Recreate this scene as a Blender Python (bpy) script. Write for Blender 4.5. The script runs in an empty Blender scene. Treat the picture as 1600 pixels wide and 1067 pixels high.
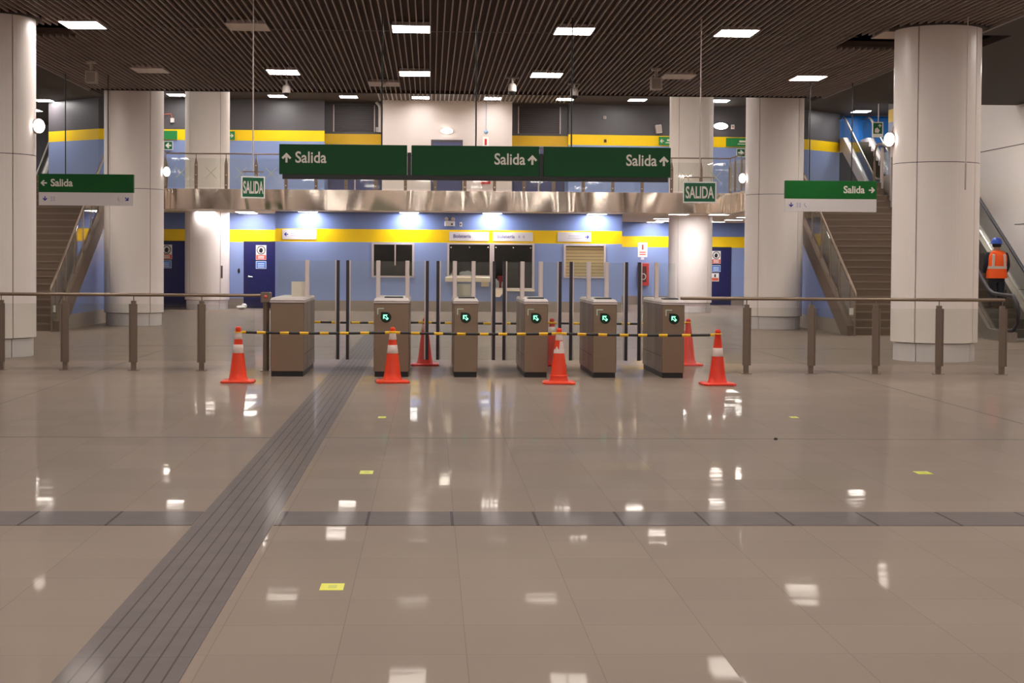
import bpy, bmesh, math, random
from mathutils import Vector, Matrix
PI = math.pi
random.seed(7)
S = bpy.context.scene
COL = S.collection

# ------------------------------------------------------------------ camera, world, exposure
def look_axes(yaw, pitch, roll):
    F = Vector((math.sin(yaw)*math.cos(pitch), math.cos(yaw)*math.cos(pitch), -math.sin(pitch)))
    R0 = Vector((math.cos(yaw), -math.sin(yaw), 0)); U0 = R0.cross(F)
    R = R0*math.cos(roll)+U0*math.sin(roll); U = U0*math.cos(roll)-R0*math.sin(roll)
    return R, U, F
_R, _U, _F = look_axes(0.039365, 0.028717, 0.0070)
cd = bpy.data.cameras.new('camera'); cam = bpy.data.objects.new('camera', cd); COL.objects.link(cam)
M3 = Matrix((_R, _U, -_F)).transposed()
cam.matrix_world = Matrix.Translation((0, 0, 1.6)) @ M3.to_4x4()
cd.sensor_width = 36; cd.sensor_fit = 'HORIZONTAL'; cd.lens = 36*2500/1600
cd.shift_x = 30/1600; cd.shift_y = -53.5/1600
cd.clip_start = 0.05; cd.clip_end = 300
S.camera = cam

w = bpy.data.worlds.new('world'); S.world = w; w.use_nodes = True
bg = w.node_tree.nodes['Background']; bg.inputs[0].default_value = (1.0, 0.95, 0.91, 1); bg.inputs[1].default_value = 0.62
S.view_settings.view_transform = 'Standard'; S.view_settings.look = 'None'
S.view_settings.gamma = 1; S.view_settings.use_curve_mapping = False
S.view_settings.exposure = 0.0
LAMP = 47.0      # radiance of the ceiling panels

# ------------------------------------------------------------------ materials
def lin(c):
    return tuple(((v/255)/12.92 if v/255 <= 0.04045 else ((v/255+0.055)/1.055)**2.4) for v in c)
def nd(nt, t, **kw):
    n = nt.nodes.new(t)
    for k, v in kw.items(): setattr(n, k, v)
    return n
def mat(name, rgb, rough=0.5, metal=0.0, spec=0.5, noise=0.06, nscale=3.0, emit=None, estr=0.0, stretch=(1, 1, 1)):
    m = bpy.data.materials.new(name); m.use_nodes = True; nt = m.node_tree
    p = nt.nodes['Principled BSDF']; c = lin(rgb)
    p.inputs['Roughness'].default_value = rough; p.inputs['Metallic'].default_value = metal
    p.inputs['Specular IOR Level'].default_value = spec
    if noise > 0:
        tc = nd(nt, 'ShaderNodeTexCoord'); mp = nd(nt, 'ShaderNodeMapping'); mp.inputs['Scale'].default_value = stretch
        nz = nd(nt, 'ShaderNodeTexNoise'); nz.inputs['Scale'].default_value = nscale; nz.inputs['Detail'].default_value = 4
        mr = nd(nt, 'ShaderNodeMapRange'); mr.inputs['To Min'].default_value = 1-noise; mr.inputs['To Max'].default_value = 1+noise
        mx = nd(nt, 'ShaderNodeVectorMath', operation='SCALE'); mx.inputs[0].default_value = c
        nt.links.new(tc.outputs['Object'], mp.inputs[0]); nt.links.new(mp.outputs[0], nz.inputs['Vector'])
        nt.links.new(nz.outputs['Fac'], mr.inputs['Value']); nt.links.new(mr.outputs[0], mx.inputs['Scale'])
        nt.links.new(mx.outputs[0], p.inputs['Base Color'])
    else:
        p.inputs['Base Color'].default_value = (*c, 1)
    if emit:
        p.inputs['Emission Color'].default_value = (*lin(emit), 1); p.inputs['Emission Strength'].default_value = estr
    return m
def glass(name, tint=(0.90, 0.93, 0.90), refl=0.07):
    m = bpy.data.materials.new(name); m.use_nodes = True; nt = m.node_tree
    nt.nodes.remove(nt.nodes['Principled BSDF']); out = nt.nodes['Material Output']
    t = nd(nt, 'ShaderNodeBsdfTransparent'); t.inputs[0].default_value = (*tint, 1)
    g = nd(nt, 'ShaderNodeBsdfGlossy'); g.inputs['Roughness'].default_value = 0.03; g.inputs[0].default_value = (.9, .9, .9, 1)
    lw = nd(nt, 'ShaderNodeLayerWeight'); lw.inputs[0].default_value = 0.15
    mr = nd(nt, 'ShaderNodeMapRange'); mr.inputs['To Min'].default_value = refl; mr.inputs['To Max'].default_value = 0.6
    mx = nd(nt, 'ShaderNodeMixShader')
    nt.links.new(lw.outputs['Fresnel'], mr.inputs['Value']); nt.links.new(mr.outputs[0], mx.inputs[0])
    nt.links.new(t.outputs[0], mx.inputs[1]); nt.links.new(g.outputs[0], mx.inputs[2]); nt.links.new(mx.outputs[0], out.inputs[0])
    return m
def lampmat(name, rgb, s):
    m = bpy.data.materials.new(name); m.use_nodes = True; nt = m.node_tree
    p = nt.nodes['Principled BSDF']; p.inputs['Base Color'].default_value = (.8, .8, .8, 1)
    p.inputs['Emission Color'].default_value = (*lin(rgb), 1); p.inputs['Emission Strength'].default_value = s
    return m

def polish(nt, p, normal, rough, lo=0.010, hi=0.17):
    """a waxed coat: a clear reflection that grows towards grazing view but never to a full mirror"""
    L = nt.links.new; out = nt.nodes['Material Output']
    g = nd(nt, 'ShaderNodeBsdfGlossy'); g.inputs[0].default_value = (1, .94, .88, 1)
    if normal is not None: L(normal, g.inputs['Normal'])
    if hasattr(rough, 'is_linked'): L(rough, g.inputs['Roughness'])
    else: g.inputs['Roughness'].default_value = rough
    lw = nd(nt, 'ShaderNodeLayerWeight'); lw.inputs[0].default_value = 0.5
    mr = nd(nt, 'ShaderNodeMapRange'); mr.inputs['From Min'].default_value = 0.80; mr.inputs['From Max'].default_value = 0.95; mr.inputs['To Min'].default_value = lo; mr.inputs['To Max'].default_value = hi
    mx = nd(nt, 'ShaderNodeMixShader')
    L(lw.outputs['Facing'], mr.inputs['Value']); L(mr.outputs[0], mx.inputs[0]); L(p.outputs[0], mx.inputs[1]); L(g.outputs[0], mx.inputs[2]); L(mx.outputs[0], out.inputs[0])
def floor_mat():
    m = bpy.data.materials.new('polished_tiles'); m.use_nodes = True; nt = m.node_tree; L = nt.links.new
    p = nt.nodes['Principled BSDF']
    tc = nd(nt, 'ShaderNodeTexCoord'); mp = nd(nt, 'ShaderNodeMapping'); mp.inputs['Location'].default_value = (0.895, 0.36, 0)
    L(tc.outputs['Object'], mp.inputs[0])
    sc = nd(nt, 'ShaderNodeVectorMath', operation='SCALE'); sc.inputs['Scale'].default_value = 1/0.525; L(mp.outputs[0], sc.inputs[0])
    fl = nd(nt, 'ShaderNodeVectorMath', operation='FLOOR'); L(sc.outputs[0], fl.inputs[0])
    fr = nd(nt, 'ShaderNodeVectorMath', operation='FRACTION'); L(sc.outputs[0], fr.inputs[0])
    wn = nd(nt, 'ShaderNodeTexWhiteNoise', noise_dimensions='2D'); L(fl.outputs[0], wn.inputs['Vector'])
    # joints
    sx = nd(nt, 'ShaderNodeSeparateXYZ'); L(fr.outputs[0], sx.inputs[0])
    jl = []
    for ax in ('X', 'Y'):
        c = nd(nt, 'ShaderNodeMath', operation='COMPARE'); c.inputs[1].default_value = 0.0; c.inputs[2].default_value = 0.011
        L(sx.outputs[ax], c.inputs[0]); jl.append(c)
    jm = nd(nt, 'ShaderNodeMath', operation='MAXIMUM'); L(jl[0].outputs[0], jm.inputs[0]); L(jl[1].outputs[0], jm.inputs[1])
    # cloudy tint
    nz = nd(nt, 'ShaderNodeTexNoise'); nz.inputs['Scale'].default_value = 1.3; nz.inputs['Detail'].default_value = 6; L(tc.outputs['Object'], nz.inputs['Vector'])
    v1 = nd(nt, 'ShaderNodeMapRange'); v1.inputs['To Min'].default_value = 0.94; v1.inputs['To Max'].default_value = 1.06; L(nz.outputs['Fac'], v1.inputs['Value'])
    v2 = nd(nt, 'ShaderNodeMapRange'); v2.inputs['To Min'].default_value = 0.96; v2.inputs['To Max'].default_value = 1.04; L(wn.outputs['Value'], v2.inputs['Value'])
    v3 = nd(nt, 'ShaderNodeMapRange'); v3.inputs['To Min'].default_value = 1.0; v3.inputs['To Max'].default_value = 0.80; L(jm.outputs[0], v3.inputs['Value'])
    a = nd(nt, 'ShaderNodeMath', operation='MULTIPLY'); L(v1.outputs[0], a.inputs[0]); L(v2.outputs[0], a.inputs[1])
    b = nd(nt, 'ShaderNodeMath', operation='MULTIPLY'); L(a.outputs[0], b.inputs[0]); L(v3.outputs[0], b.inputs[1])
    cs = nd(nt, 'ShaderNodeVectorMath', operation='SCALE'); cs.inputs[0].default_value = lin(FLOOR_RGB); L(b.outputs[0], cs.inputs['Scale'])
    L(cs.outputs[0], p.inputs['Base Color'])
    # every tile lies a hair out of level, and the polish ripples
    s1 = nd(nt, 'ShaderNodeVectorMath', operation='SUBTRACT'); s1.inputs[1].default_value = (.5, .5, .5); L(wn.outputs['Color'], s1.inputs[0])
    n2 = nd(nt, 'ShaderNodeTexNoise'); n2.inputs['Scale'].default_value = 2.2; n2.inputs['Detail'].default_value = 3; L(tc.outputs['Object'], n2.inputs['Vector'])
    s2 = nd(nt, 'ShaderNodeVectorMath', operation='SUBTRACT'); s2.inputs[1].default_value = (.5, .5, .5); L(n2.outputs['Color'], s2.inputs[0])
    k1 = nd(nt, 'ShaderNodeVectorMath', operation='MULTIPLY'); k1.inputs[1].default_value = (.0045, .0065, 0); L(s1.outputs[0], k1.inputs[0])
    k2 = nd(nt, 'ShaderNodeVectorMath', operation='MULTIPLY'); k2.inputs[1].default_value = (.004, .006, 0); L(s2.outputs[0], k2.inputs[0])
    ad = nd(nt, 'ShaderNodeVectorMath', operation='ADD'); L(k1.outputs[0], ad.inputs[0]); L(k2.outputs[0], ad.inputs[1])
    mp3 = nd(nt, 'ShaderNodeMapping'); mp3.inputs['Scale'].default_value = (.9, 7.0, 1); L(tc.outputs['Object'], mp3.inputs[0])
    n3 = nd(nt, 'ShaderNodeTexNoise'); n3.inputs['Scale'].default_value = 1.0; n3.inputs['Detail'].default_value = 2; L(mp3.outputs[0], n3.inputs['Vector'])
    s3 = nd(nt, 'ShaderNodeVectorMath', operation='SUBTRACT'); s3.inputs[1].default_value = (.5, .5, .5); L(n3.outputs['Color'], s3.inputs[0])
    k3 = nd(nt, 'ShaderNodeVectorMath', operation='MULTIPLY'); k3.inputs[1].default_value = (.001, .010, 0); L(s3.outputs[0], k3.inputs[0])
    ad3 = nd(nt, 'ShaderNodeVectorMath', operation='ADD'); L(ad.outputs[0], ad3.inputs[0]); L(k3.outputs[0], ad3.inputs[1]); ad = ad3
    ge = nd(nt, 'ShaderNodeNewGeometry'); ad2 = nd(nt, 'ShaderNodeVectorMath', operation='ADD'); L(ge.outputs['Normal'], ad2.inputs[0]); L(ad.outputs[0], ad2.inputs[1])
    no = nd(nt, 'ShaderNodeVectorMath', operation='NORMALIZE'); L(ad2.outputs[0], no.inputs[0]); L(no.outputs[0], p.inputs['Normal'])
    rr = nd(nt, 'ShaderNodeMapRange'); rr.inputs['To Min'].default_value = 0.02; rr.inputs['To Max'].default_value = 0.055; L(nz.outputs['Fac'], rr.inputs['Value'])
    p.inputs['Roughness'].default_value = 0.6; p.inputs['Specular IOR Level'].default_value = 0.1
    polish(nt, p, no.outputs[0], rr.outputs[0])
    return m
def tactile_mat(name, along, off_across, off_along, n_across, pitch, joint):
    """ribbed paving: dark grooves run along one axis, a joint crosses at every tile"""
    m = bpy.data.materials.new(name); m.use_nodes = True; nt = m.node_tree; L = nt.links.new
    p = nt.nodes['Principled BSDF']
    tc = nd(nt, 'ShaderNodeTexCoord'); sx = nd(nt, 'ShaderNodeSeparateXYZ'); L(tc.outputs['Object'], sx.inputs[0])
    A, B = ('X', 'Y') if along == 'Y' else ('Y', 'X')
    def line(ax, off, size, half):
        a = nd(nt, 'ShaderNodeMath', operation='ADD'); a.inputs[1].default_value = -off + size/2 + size*400; L(sx.outputs[ax], a.inputs[0])
        d = nd(nt, 'ShaderNodeMath', operation='DIVIDE'); d.inputs[1].default_value = size; L(a.outputs[0], d.inputs[0])
        f = nd(nt, 'ShaderNodeMath', operation='FRACT'); L(d.outputs[0], f.inputs[0])
        c = nd(nt, 'ShaderNodeMath', operation='COMPARE'); c.inputs[1].default_value = 0.5; c.inputs[2].default_value = half/size; L(f.outputs[0], c.inputs[0])
        return c
    g = line(A, off_across, pitch, 0.0042 if along == 'Y' else 0.006); j = line(B, off_along, joint, 0.004 if along == 'Y' else 0.009)
    g1 = nd(nt, 'ShaderNodeMapRange'); g1.inputs['To Min'].default_value = 1.0; g1.inputs['To Max'].default_value = 0.42 if along == 'Y' else 0.8; L(g.outputs[0], g1.inputs['Value'])
    j1 = nd(nt, 'ShaderNodeMapRange'); j1.inputs['To Min'].default_value = 1.0; j1.inputs['To Max'].default_value = 0.75 if along == 'Y' else 0.36; L(j.outputs[0], j1.inputs['Value'])
    mm = nd(nt, 'ShaderNodeMath', operation='MULTIPLY'); L(g1.outputs[0], mm.inputs[0]); L(j1.outputs[0], mm.inputs[1])
    nz = nd(nt, 'ShaderNodeTexNoise'); nz.inputs['Scale'].default_value = 5; nz.inputs['Detail'].default_value = 5; L(tc.outputs['Object'], nz.inputs['Vector'])
    v1 = nd(nt, 'ShaderNodeMapRange'); v1.inputs['To Min'].default_value = 0.86; v1.inputs['To Max'].default_value = 1.14; L(nz.outputs['Fac'], v1.inputs['Value'])
    m2 = nd(nt, 'ShaderNodeMath', operation='MULTIPLY'); L(mm.outputs[0], m2.inputs[0]); L(v1.outputs[0], m2.inputs[1])
    cs = nd(nt, 'ShaderNodeVectorMath', operation='SCALE'); cs.inputs[0].default_value = lin(TACT_RGB); L(m2.outputs[0], cs.inputs['Scale']); L(cs.outputs[0], p.inputs['Base Color'])
    p.inputs['Roughness'].default_value = 0.6; p.inputs['Specular IOR Level'].default_value = 0.1
    polish(nt, p, None, 0.09, 0.012, 0.10)
    return m
def wavy_steel():
    m = mat('wavy_polished_steel', (226, 210, 194), rough=0.08, metal=1.0, noise=0)
    nt = m.node_tree; L = nt.links.new; p = nt.nodes['Principled BSDF']
    tc = nd(nt, 'ShaderNodeTexCoord'); mp = nd(nt, 'ShaderNodeMapping'); mp.inputs['Scale'].default_value = (1.0, 1.0, 0.28)
    nz = nd(nt, 'ShaderNodeTexNoise'); nz.inputs['Scale'].default_value = 0.75; nz.inputs['Detail'].default_value = 0.6
    bp = nd(nt, 'ShaderNodeBump'); bp.inputs['Strength'].default_value = 1.0; bp.inputs['Distance'].default_value = 0.14
    L(tc.outputs['Object'], mp.inputs[0]); L(mp.outputs[0], nz.inputs['Vector']); L(nz.outputs['Fac'], bp.inputs['Height']); L(bp.outputs[0], p.inputs['Normal'])
    return m

FLOOR_RGB = (136, 119, 106); TACT_RGB = (104, 93, 90)
FLOOR = floor_mat()
CLAD = mat('pinkish_white_cladding', (236, 224, 216), rough=0.33, spec=0.4, noise=0.015, nscale=.6)
CLADP = mat('plinth_cladding', (214, 205, 203), rough=0.38, noise=0.02)
GAP = mat('dark_gap', (70, 60, 55), rough=.7, noise=0)
CEILD = mat('dark_ceiling_void', (76, 62, 56), rough=.85, spec=.2, noise=.05)
CEILO = mat('dark_ceiling_sheet', (60, 49, 44), rough=.7, spec=.3, noise=.05)
SLAT = mat('bronze_slat', (154, 138, 130), rough=.5, noise=.05)
SLATW = mat('warm_slat', (150, 135, 120), rough=.5, noise=.05)
TRIM = mat('grey_trim', (120, 110, 105), rough=.5, noise=.03)
VOID = mat('black_void', (8, 7, 7), rough=.9, noise=0)
BLUE = mat('blue_wall_panel', (136, 152, 196), rough=.28, spec=.45, noise=.02, nscale=.8)
BLUED = mat('deep_blue_wall_panel', (116, 134, 184), rough=.26, spec=.45, noise=.03, nscale=.8)
YELLOW = mat('yellow_wall_band', (250, 206, 12), rough=.3, noise=.02)
DARKW = mat('charcoal_wall_panel', (84, 80, 84), rough=.4, noise=.04)
SKIRT = mat('stone_skirting', (140, 126, 114), rough=.45, noise=.05)
WHITEW = mat('white_wall_panel', (216, 203, 198), rough=.5, noise=.015)
SOFFIT = mat('cream_soffit', (214, 200, 178), rough=.6, noise=.02)
NAVY = mat('navy_door', (26, 28, 84), rough=.35, noise=.04)
NAVYD = mat('navy_kick', (26, 26, 66), rough=.4, noise=.04)
DOORG = mat('purple_grey_door', (82, 84, 120), rough=.3, noise=.03)
STEEL = mat('brushed_steel', (142, 122, 104), rough=.36, metal=.75, noise=.05, nscale=14, stretch=(8, 8, .4))
STEELD = mat('brown_brushed_steel', (124, 107, 94), rough=.38, metal=.55, noise=.05, nscale=14, stretch=(8, 8, .4))
CHROME = mat('chrome', (215, 206, 198), rough=.18, metal=1, noise=0)
ALU = mat('pale_aluminium', (206, 190, 184), rough=.4, metal=.2, noise=.02)
CAPM = mat('silver_cap', (196, 182, 176), rough=.5, metal=.15, noise=0)
BLACK = mat('black_plastic', (24, 22, 22), rough=.45, noise=.03)
RUBBER = mat('dark_rubber', (48, 42, 48), rough=.5, noise=.03)
GLASS = glass('clear_glass', (.94, .96, .94), .035)
GLASSR = glass('rail_glass', (.95, .96, .94), .035)
GLASSW = glass('window_glass', (.90, .91, .90), .02)
GREEN = mat('sign_green', (14, 70, 33), rough=.55, spec=.25, noise=.015)
GREENB = mat('bright_sign_green', (16, 96, 36), rough=.55, spec=.25, noise=.015)
GREENW = mat('wall_sign_green', (40, 130, 66), rough=.4, noise=.01)
GREENE = mat('exit_green', (0, 92, 56), rough=.4, noise=.01)
WSIGN = mat('sign_white', (216, 208, 206), rough=.45, noise=.01)
WLET = mat('letter_white', (224, 216, 204), rough=.5, noise=0)
BLUEINK = mat('blue_ink', (36, 40, 140), rough=.5, noise=0)
LAV = mat('lavender_ink', (176, 172, 194), rough=.5, noise=0)
RED = mat('sign_red', (222, 96, 70), rough=.5, noise=.02)
REDB = mat('cabinet_red', (196, 34, 34), rough=.35, noise=.03)
SKYB = mat('sign_blue', (62, 130, 208), rough=.45, noise=.02)
PAPER = mat('paper_white', (238, 236, 230), rough=.7, noise=.02)
ORANGE = mat('cone_orange', (236, 60, 14), rough=.42, noise=.07, nscale=9)
ORANGEF = mat('faded_cone_orange', (230, 54, 24), rough=.45, noise=.07, nscale=9)
REDC = mat('cone_red', (212, 44, 34), rough=.45, noise=.06, nscale=9)
REFLW = mat('reflective_white', (226, 206, 196), rough=.4, noise=.08, nscale=22)
BARY = mat('bar_yellow', (240, 186, 24), rough=.45, noise=.04, nscale=9)
BARB = mat('bar_black', (28, 25, 24), rough=.5, noise=.03)
BEIGE = mat('beige_panel', (206, 198, 178), rough=.5, noise=.02)
LEDGE = mat('cream_ledge', (224, 206, 178), rough=.45, noise=.02)
BLIND = mat('tan_blind', (255, 222, 168), rough=.6, noise=.03)
ROOMD = mat('unlit_room_shade', (22, 20, 19), rough=.8, noise=.05)  # shade of the unlit office put into the colour
STONE = mat('brown_stair_stone', (108, 89, 74), rough=.6, spec=.3, noise=.06)
STONEN = mat('stair_nosing', (122, 103, 88), rough=.55, noise=.04)
ESC = mat('escalator_metal', (150, 142, 132), rough=.35, metal=.6, noise=.04)
ESCS = mat('escalator_step', (88, 82, 74), rough=.4, metal=.4, noise=.05)
TARP = mat('blue_tarpaulin', (22, 112, 200), rough=.45, noise=.10, nscale=2.2)
CAMW = mat('camera_white', (206, 196, 190), rough=.4, noise=0)
BOXG = mat('warm_grey_box', (178, 162, 150), rough=.5, noise=.03)
UNLIT = mat('unlit_panel', (196, 180, 166), rough=.5, noise=.02)
YELST = mat('yellow_sticker', (226, 222, 60), rough=.4, noise=.06, nscale=40)
TAPE = mat('pale_yellow_tape', (186, 182, 138), rough=.5, noise=0)
DBG = mat('disc_green_black', (4, 34, 22), rough=.25, noise=0)
ARROWG = lampmat('glowing_green', (90, 255, 190), 1.5)
PALEG = mat('pale_green_mark', (190, 210, 190), rough=.4, noise=0)
LAMPM = lampmat('panel_diffuser', (255, 249, 243), LAMP)
LAMPU = lampmat('upper_diffuser', (255, 250, 246), LAMP*.95)
LAMPS = lampmat('soffit_diffuser', (250, 249, 252), LAMP*1.25)
LAMPW = lampmat('work_light_diffuser', (255, 246, 238), LAMP*.45)
HELM = mat('helmet_blue', (28, 70, 170), rough=.3, noise=.02)
VEST = mat('vest_orange', (250, 92, 14), rough=.7, noise=.06, nscale=9)
SILV = mat('reflective_grey', (206, 192, 182), rough=.5, noise=.05)
TROU = mat('dark_trousers', (30, 32, 44), rough=.8, noise=.06)
SKIN = mat('skin', (150, 104, 80), rough=.6, noise=.04)
BOOT = mat('boot_black', (22, 20, 20), rough=.6, noise=.05)

# ------------------------------------------------------------------ mesh helpers
class MB:
    """collects shapes and links them as ONE mesh object"""
    def __init__(s): s.v = []; s.f = []; s.mi = []; s.ms = []; s.sm = []
    def _m(s, m):
        if m not in s.ms: s.ms.append(m)
        return s.ms.index(m)
    def add(s, vs, fs, m, smooth=False):
        o = len(s.v); s.v += [tuple(v) for v in vs]; k = s._m(m)
        for f in fs: s.f.append(tuple(i+o for i in f)); s.mi.append(k); s.sm.append(smooth)
        return s
    def box(s, x0, x1, y0, y1, z0, z1, m):
        v = [(x, y, z) for z in (z0, z1) for y in (y0, y1) for x in (x0, x1)]
        return s.add(v, [(0, 2, 3, 1), (4, 5, 7, 6), (0, 1, 5, 4), (2, 6, 7, 3), (0, 4, 6, 2), (1, 3, 7, 5)], m)
    def bevbox(s, x0, x1, y0, y1, z0, z1, m, b=.01):
        """box with all upright edges and top edges chamfered"""
        def ring(z, d):
            a0, a1, b0, b1 = x0+d, x1-d, y0+d, y1-d
            return [(a0+b, b0, z), (a1-b, b0, z), (a1, b0+b, z), (a1, b1-b, z), (a1-b, b1, z), (a0+b, b1, z), (a0, b1-b, z), (a0, b0+b, z)]
        v = ring(z0, 0)+ring(z1-b, 0)+ring(z1, b)
        f = [tuple(range(7, -1, -1)), tuple(range(16, 24))]
        for k in (0, 8):
            for i in range(8): f.append((k+i, k+(i+1) % 8, k+8+(i+1) % 8, k+8+i))
        return s.add(v, f, m)
    def hexa(s, p, m):   # 8 corners, bottom ring then top ring
        return s.add(p, [(3, 2, 1, 0), (4, 5, 6, 7), (0, 1, 5, 4), (1, 2, 6, 5), (2, 3, 7, 6), (3, 0, 4, 7)], m)
    def tube(s, pts, r, m, n=12, closed=False, caps=True):
        P = [Vector(p) for p in pts]; rs = r if isinstance(r, (list, tuple)) else [r]*len(P)
        vs = []; fs = []
        for i, p in enumerate(P):
            a = P[i-1] if (i > 0 or closed) else p; b = P[(i+1) % len(P)] if (i < len(P)-1 or closed) else p
            d = (b-a).normalized(); up = Vector((0, 0, 1)) if abs(d.z) < .95 else Vector((1, 0, 0))
            u = d.cross(up).normalized(); v = u.cross(d)
            for k in range(n):
                t = 2*PI*k/n; vs.append(p+u*math.cos(t)*rs[i]+v*math.sin(t)*rs[i])
        R = len(P) if closed else len(P)-1
        for i in range(R):
            j = (i+1) % len(P)
            for k in range(n): fs.append((i*n+k, i*n+(k+1) % n, j*n+(k+1) % n, j*n+k))
        s.add(vs, fs, m, True)
        if caps and not closed:
            s.add(vs[:n], [tuple(range(n))], m); s.add(vs[-n:], [tuple(range(n-1, -1, -1))], m)
        return s
    def lathe(s, prof, m, c=(0, 0, 0), n=40, axis='Z', smooth=True, a0=0, a1=2*PI):
        full = abs(a1-a0-2*PI) < 1e-6; N = n if full else n+1; vs = []; fs = []
        for (r, h) in prof:
            for k in range(N):
                t = a0+(a1-a0)*k/n; x, y = r*math.cos(t), r*math.sin(t)
                q = (x, y, h) if axis == 'Z' else ((x, h, y) if axis == 'Y' else (h, x, y))
                vs.append((q[0]+c[0], q[1]+c[1], q[2]+c[2]))
        for i in range(len(prof)-1):
            for k in range(n):
                fs.append((i*N+k, i*N+(k+1) % N, (i+1)*N+(k+1) % N, (i+1)*N+k))
        return s.add(vs, fs, m, smooth)
    def prism(s, poly, y0, y1, m, plane='XZ'):
        """polygon extruded; plane XZ extrudes along Y, YZ along X, XY along Z"""
        def q(a, b, h): return (a, h, b) if plane == 'XZ' else ((h, a, b) if plane == 'YZ' else (a, b, h))
        n = len(poly); v = [q(a, b, y0) for a, b in poly]+[q(a, b, y1) for a, b in poly]
        f = [tuple(range(n-1, -1, -1)), tuple(range(n, 2*n))]+[(i, (i+1) % n, n+(i+1) % n, n+i) for i in range(n)]
        return s.add(v, f, m)
    def build(s, name, parent=None, loc=None):
        me = bpy.data.meshes.new(name); me.from_pydata(s.v, [], s.f)
        for m in s.ms: me.materials.append(m)
        me.polygons.foreach_set('material_index', s.mi); me.polygons.foreach_set('use_smooth', s.sm)
        bm = bmesh.new(); bm.from_mesh(me); bmesh.ops.recalc_face_normals(bm, faces=bm.faces); bm.to_mesh(me); bm.free()
        me.update()
        o = bpy.data.objects.new(name, me); COL.objects.link(o)
        if parent: o.parent = parent
        if loc: o.location = loc
        return o
def tag(o, label, cat, group=None):
    o['label'] = label; o['category'] = cat
    if group: o['group'] = group
    return o
def thing(name, label, cat, loc=(0, 0, 0), rz=0, group=None):
    o = bpy.data.objects.new(name, None); o.empty_display_size = .1; COL.objects.link(o)
    o.location = loc; o.rotation_euler = (0, 0, rz)
    return tag(o, label, cat, group)
def struct(o): o['kind'] = 'structure'; return o
def copy_tree(root, loc, label, rz=None, group=None):
    r = root.copy(); COL.objects.link(r); r.location = loc
    if rz is not None: r.rotation_euler = (0, 0, rz)
    r['label'] = label
    if group: r['group'] = group
    for ch in root.children:
        c = ch.copy(); COL.objects.link(c); c.parent = r
        for g in ch.children:
            d = g.copy(); COL.objects.link(d); d.parent = c
    return r
def text(name, string, size, m, parent, x, y, z, bold=0.0, xs=1.0, align='LEFT', depth=.004):
    cu = bpy.data.curves.new('t', 'FONT'); cu.body = string; cu.size = size; cu.align_x = align; cu.align_y = 'BOTTOM_BASELINE'
    cu.offset = bold; cu.extrude = depth/2; cu.resolution_u = 4
    ob = bpy.data.objects.new('t', cu); COL.objects.link(ob)
    dg = bpy.context.evaluated_depsgraph_get(); me = bpy.data.meshes.new_from_object(ob.evaluated_get(dg))
    bpy.data.objects.remove(ob); bpy.data.curves.remove(cu)
    me.transform(Matrix.Translation((x, y, z)) @ Matrix.Rotation(PI/2, 4, 'X') @ Matrix.Diagonal((xs, 1, 1, 1)))
    me.materials.clear(); me.materials.append(m); me.name = name
    o = bpy.data.objects.new(name, me); COL.objects.link(o); o.parent = parent
    return o
def arrow_poly(cx, cz, s, ang, thick=.22, head=.5):
    """an open chevron-headed arrow, pointing up for ang=0, as two polygons"""
    t = thick*s; h = head*s
    shaft = [(-t/2, -s*.5), (t/2, -s*.5), (t/2, s*.36), (-t/2, s*.36)]
    k = t*.72
    chev = [(0, s*.5), (h, s*.5-h), (h-k, s*.5-h-k), (0, s*.5-2*k), (-h+k, s*.5-h-k), (-h, s*.5-h)]
    ca, sa = math.cos(ang), math.sin(ang)
    R = lambda P: [(cx+x*ca-z*sa, cz+x*sa+z*ca) for x, z in P]
    return R(shaft), R(chev)
def arrow(mb, cx, cz, s, ang, y, m, **k):
    a, b = arrow_poly(cx, cz, s, ang, **k); mb.prism(a, y-.004, y, m); mb.prism(b, y-.0045, y, m)
def slab_cells(mb, xs, zs, y0, y1, m_of, skip):
    for i in range(len(xs)-1):
        for j in range(len(zs)-1):
            if skip((xs[i]+xs[i+1])/2, (zs[j]+zs[j+1])/2): continue
            mb.box(xs[i], xs[i+1], y0, y1, zs[j], zs[j+1], m_of((xs[i]+xs[i+1])/2, (zs[j]+zs[j+1])/2))
def wall_line(mb, pts, z_bands, t):
    """wall along a polyline in plan; t is the thickness to the left of the walking direction"""
    for a, b in zip(pts, pts[1:]):
        d = (Vector(b)-Vector(a)).normalized(); n = Vector((-d.y, d.x))*t
        p = [Vector(a), Vector(b), Vector(b)+n, Vector(a)+n]
        for z0, z1, m in z_bands:
            mb.hexa([(q.x, q.y, z0) for q in p]+[(q.x, q.y, z1) for q in p], m)

# ------------------------------------------------------------------ floor
XL, XR, YN, YF = -19.0, 20.0, -14.0, 74.0
fl = struct(MB().box(XL, XR, YN, YF, -.2, 0, FLOOR).build('floor'))
def floor_part(name, mb): return mb.build(name, fl)
TM = tactile_mat('ribbed_paving_along', 'Y', -1.178+.035, 6.166+.26, 7, .070, .525)
TC = tactile_mat('ribbed_paving_across', 'X', 9.64+.04, .145, 7, .075, .52)
floor_part('tactile_strip', MB().box(-1.416, -.941, YN, 36.5, 0, .003, TM))
cs = MB(); cs.box(XL, -1.424, 9.64, 10.165, 0, .003, TC); cs.box(-.934, XR, 9.64, 10.165, 0, .003, TC); floor_part('cross_tactile_strip', cs)
JM = mat('joint_filler', (84, 72, 64), rough=.6, noise=.1)
for x in (-4.70, 5.98): floor_part('expansion_joint', MB().box(x-.008, x+.008, YN, 46, 0, .0012, JM))
for y in (14.43, 29.7): floor_part('expansion_joint', MB().box(XL, XR, y-.012, y+.012, 0, .0012, JM))

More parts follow.
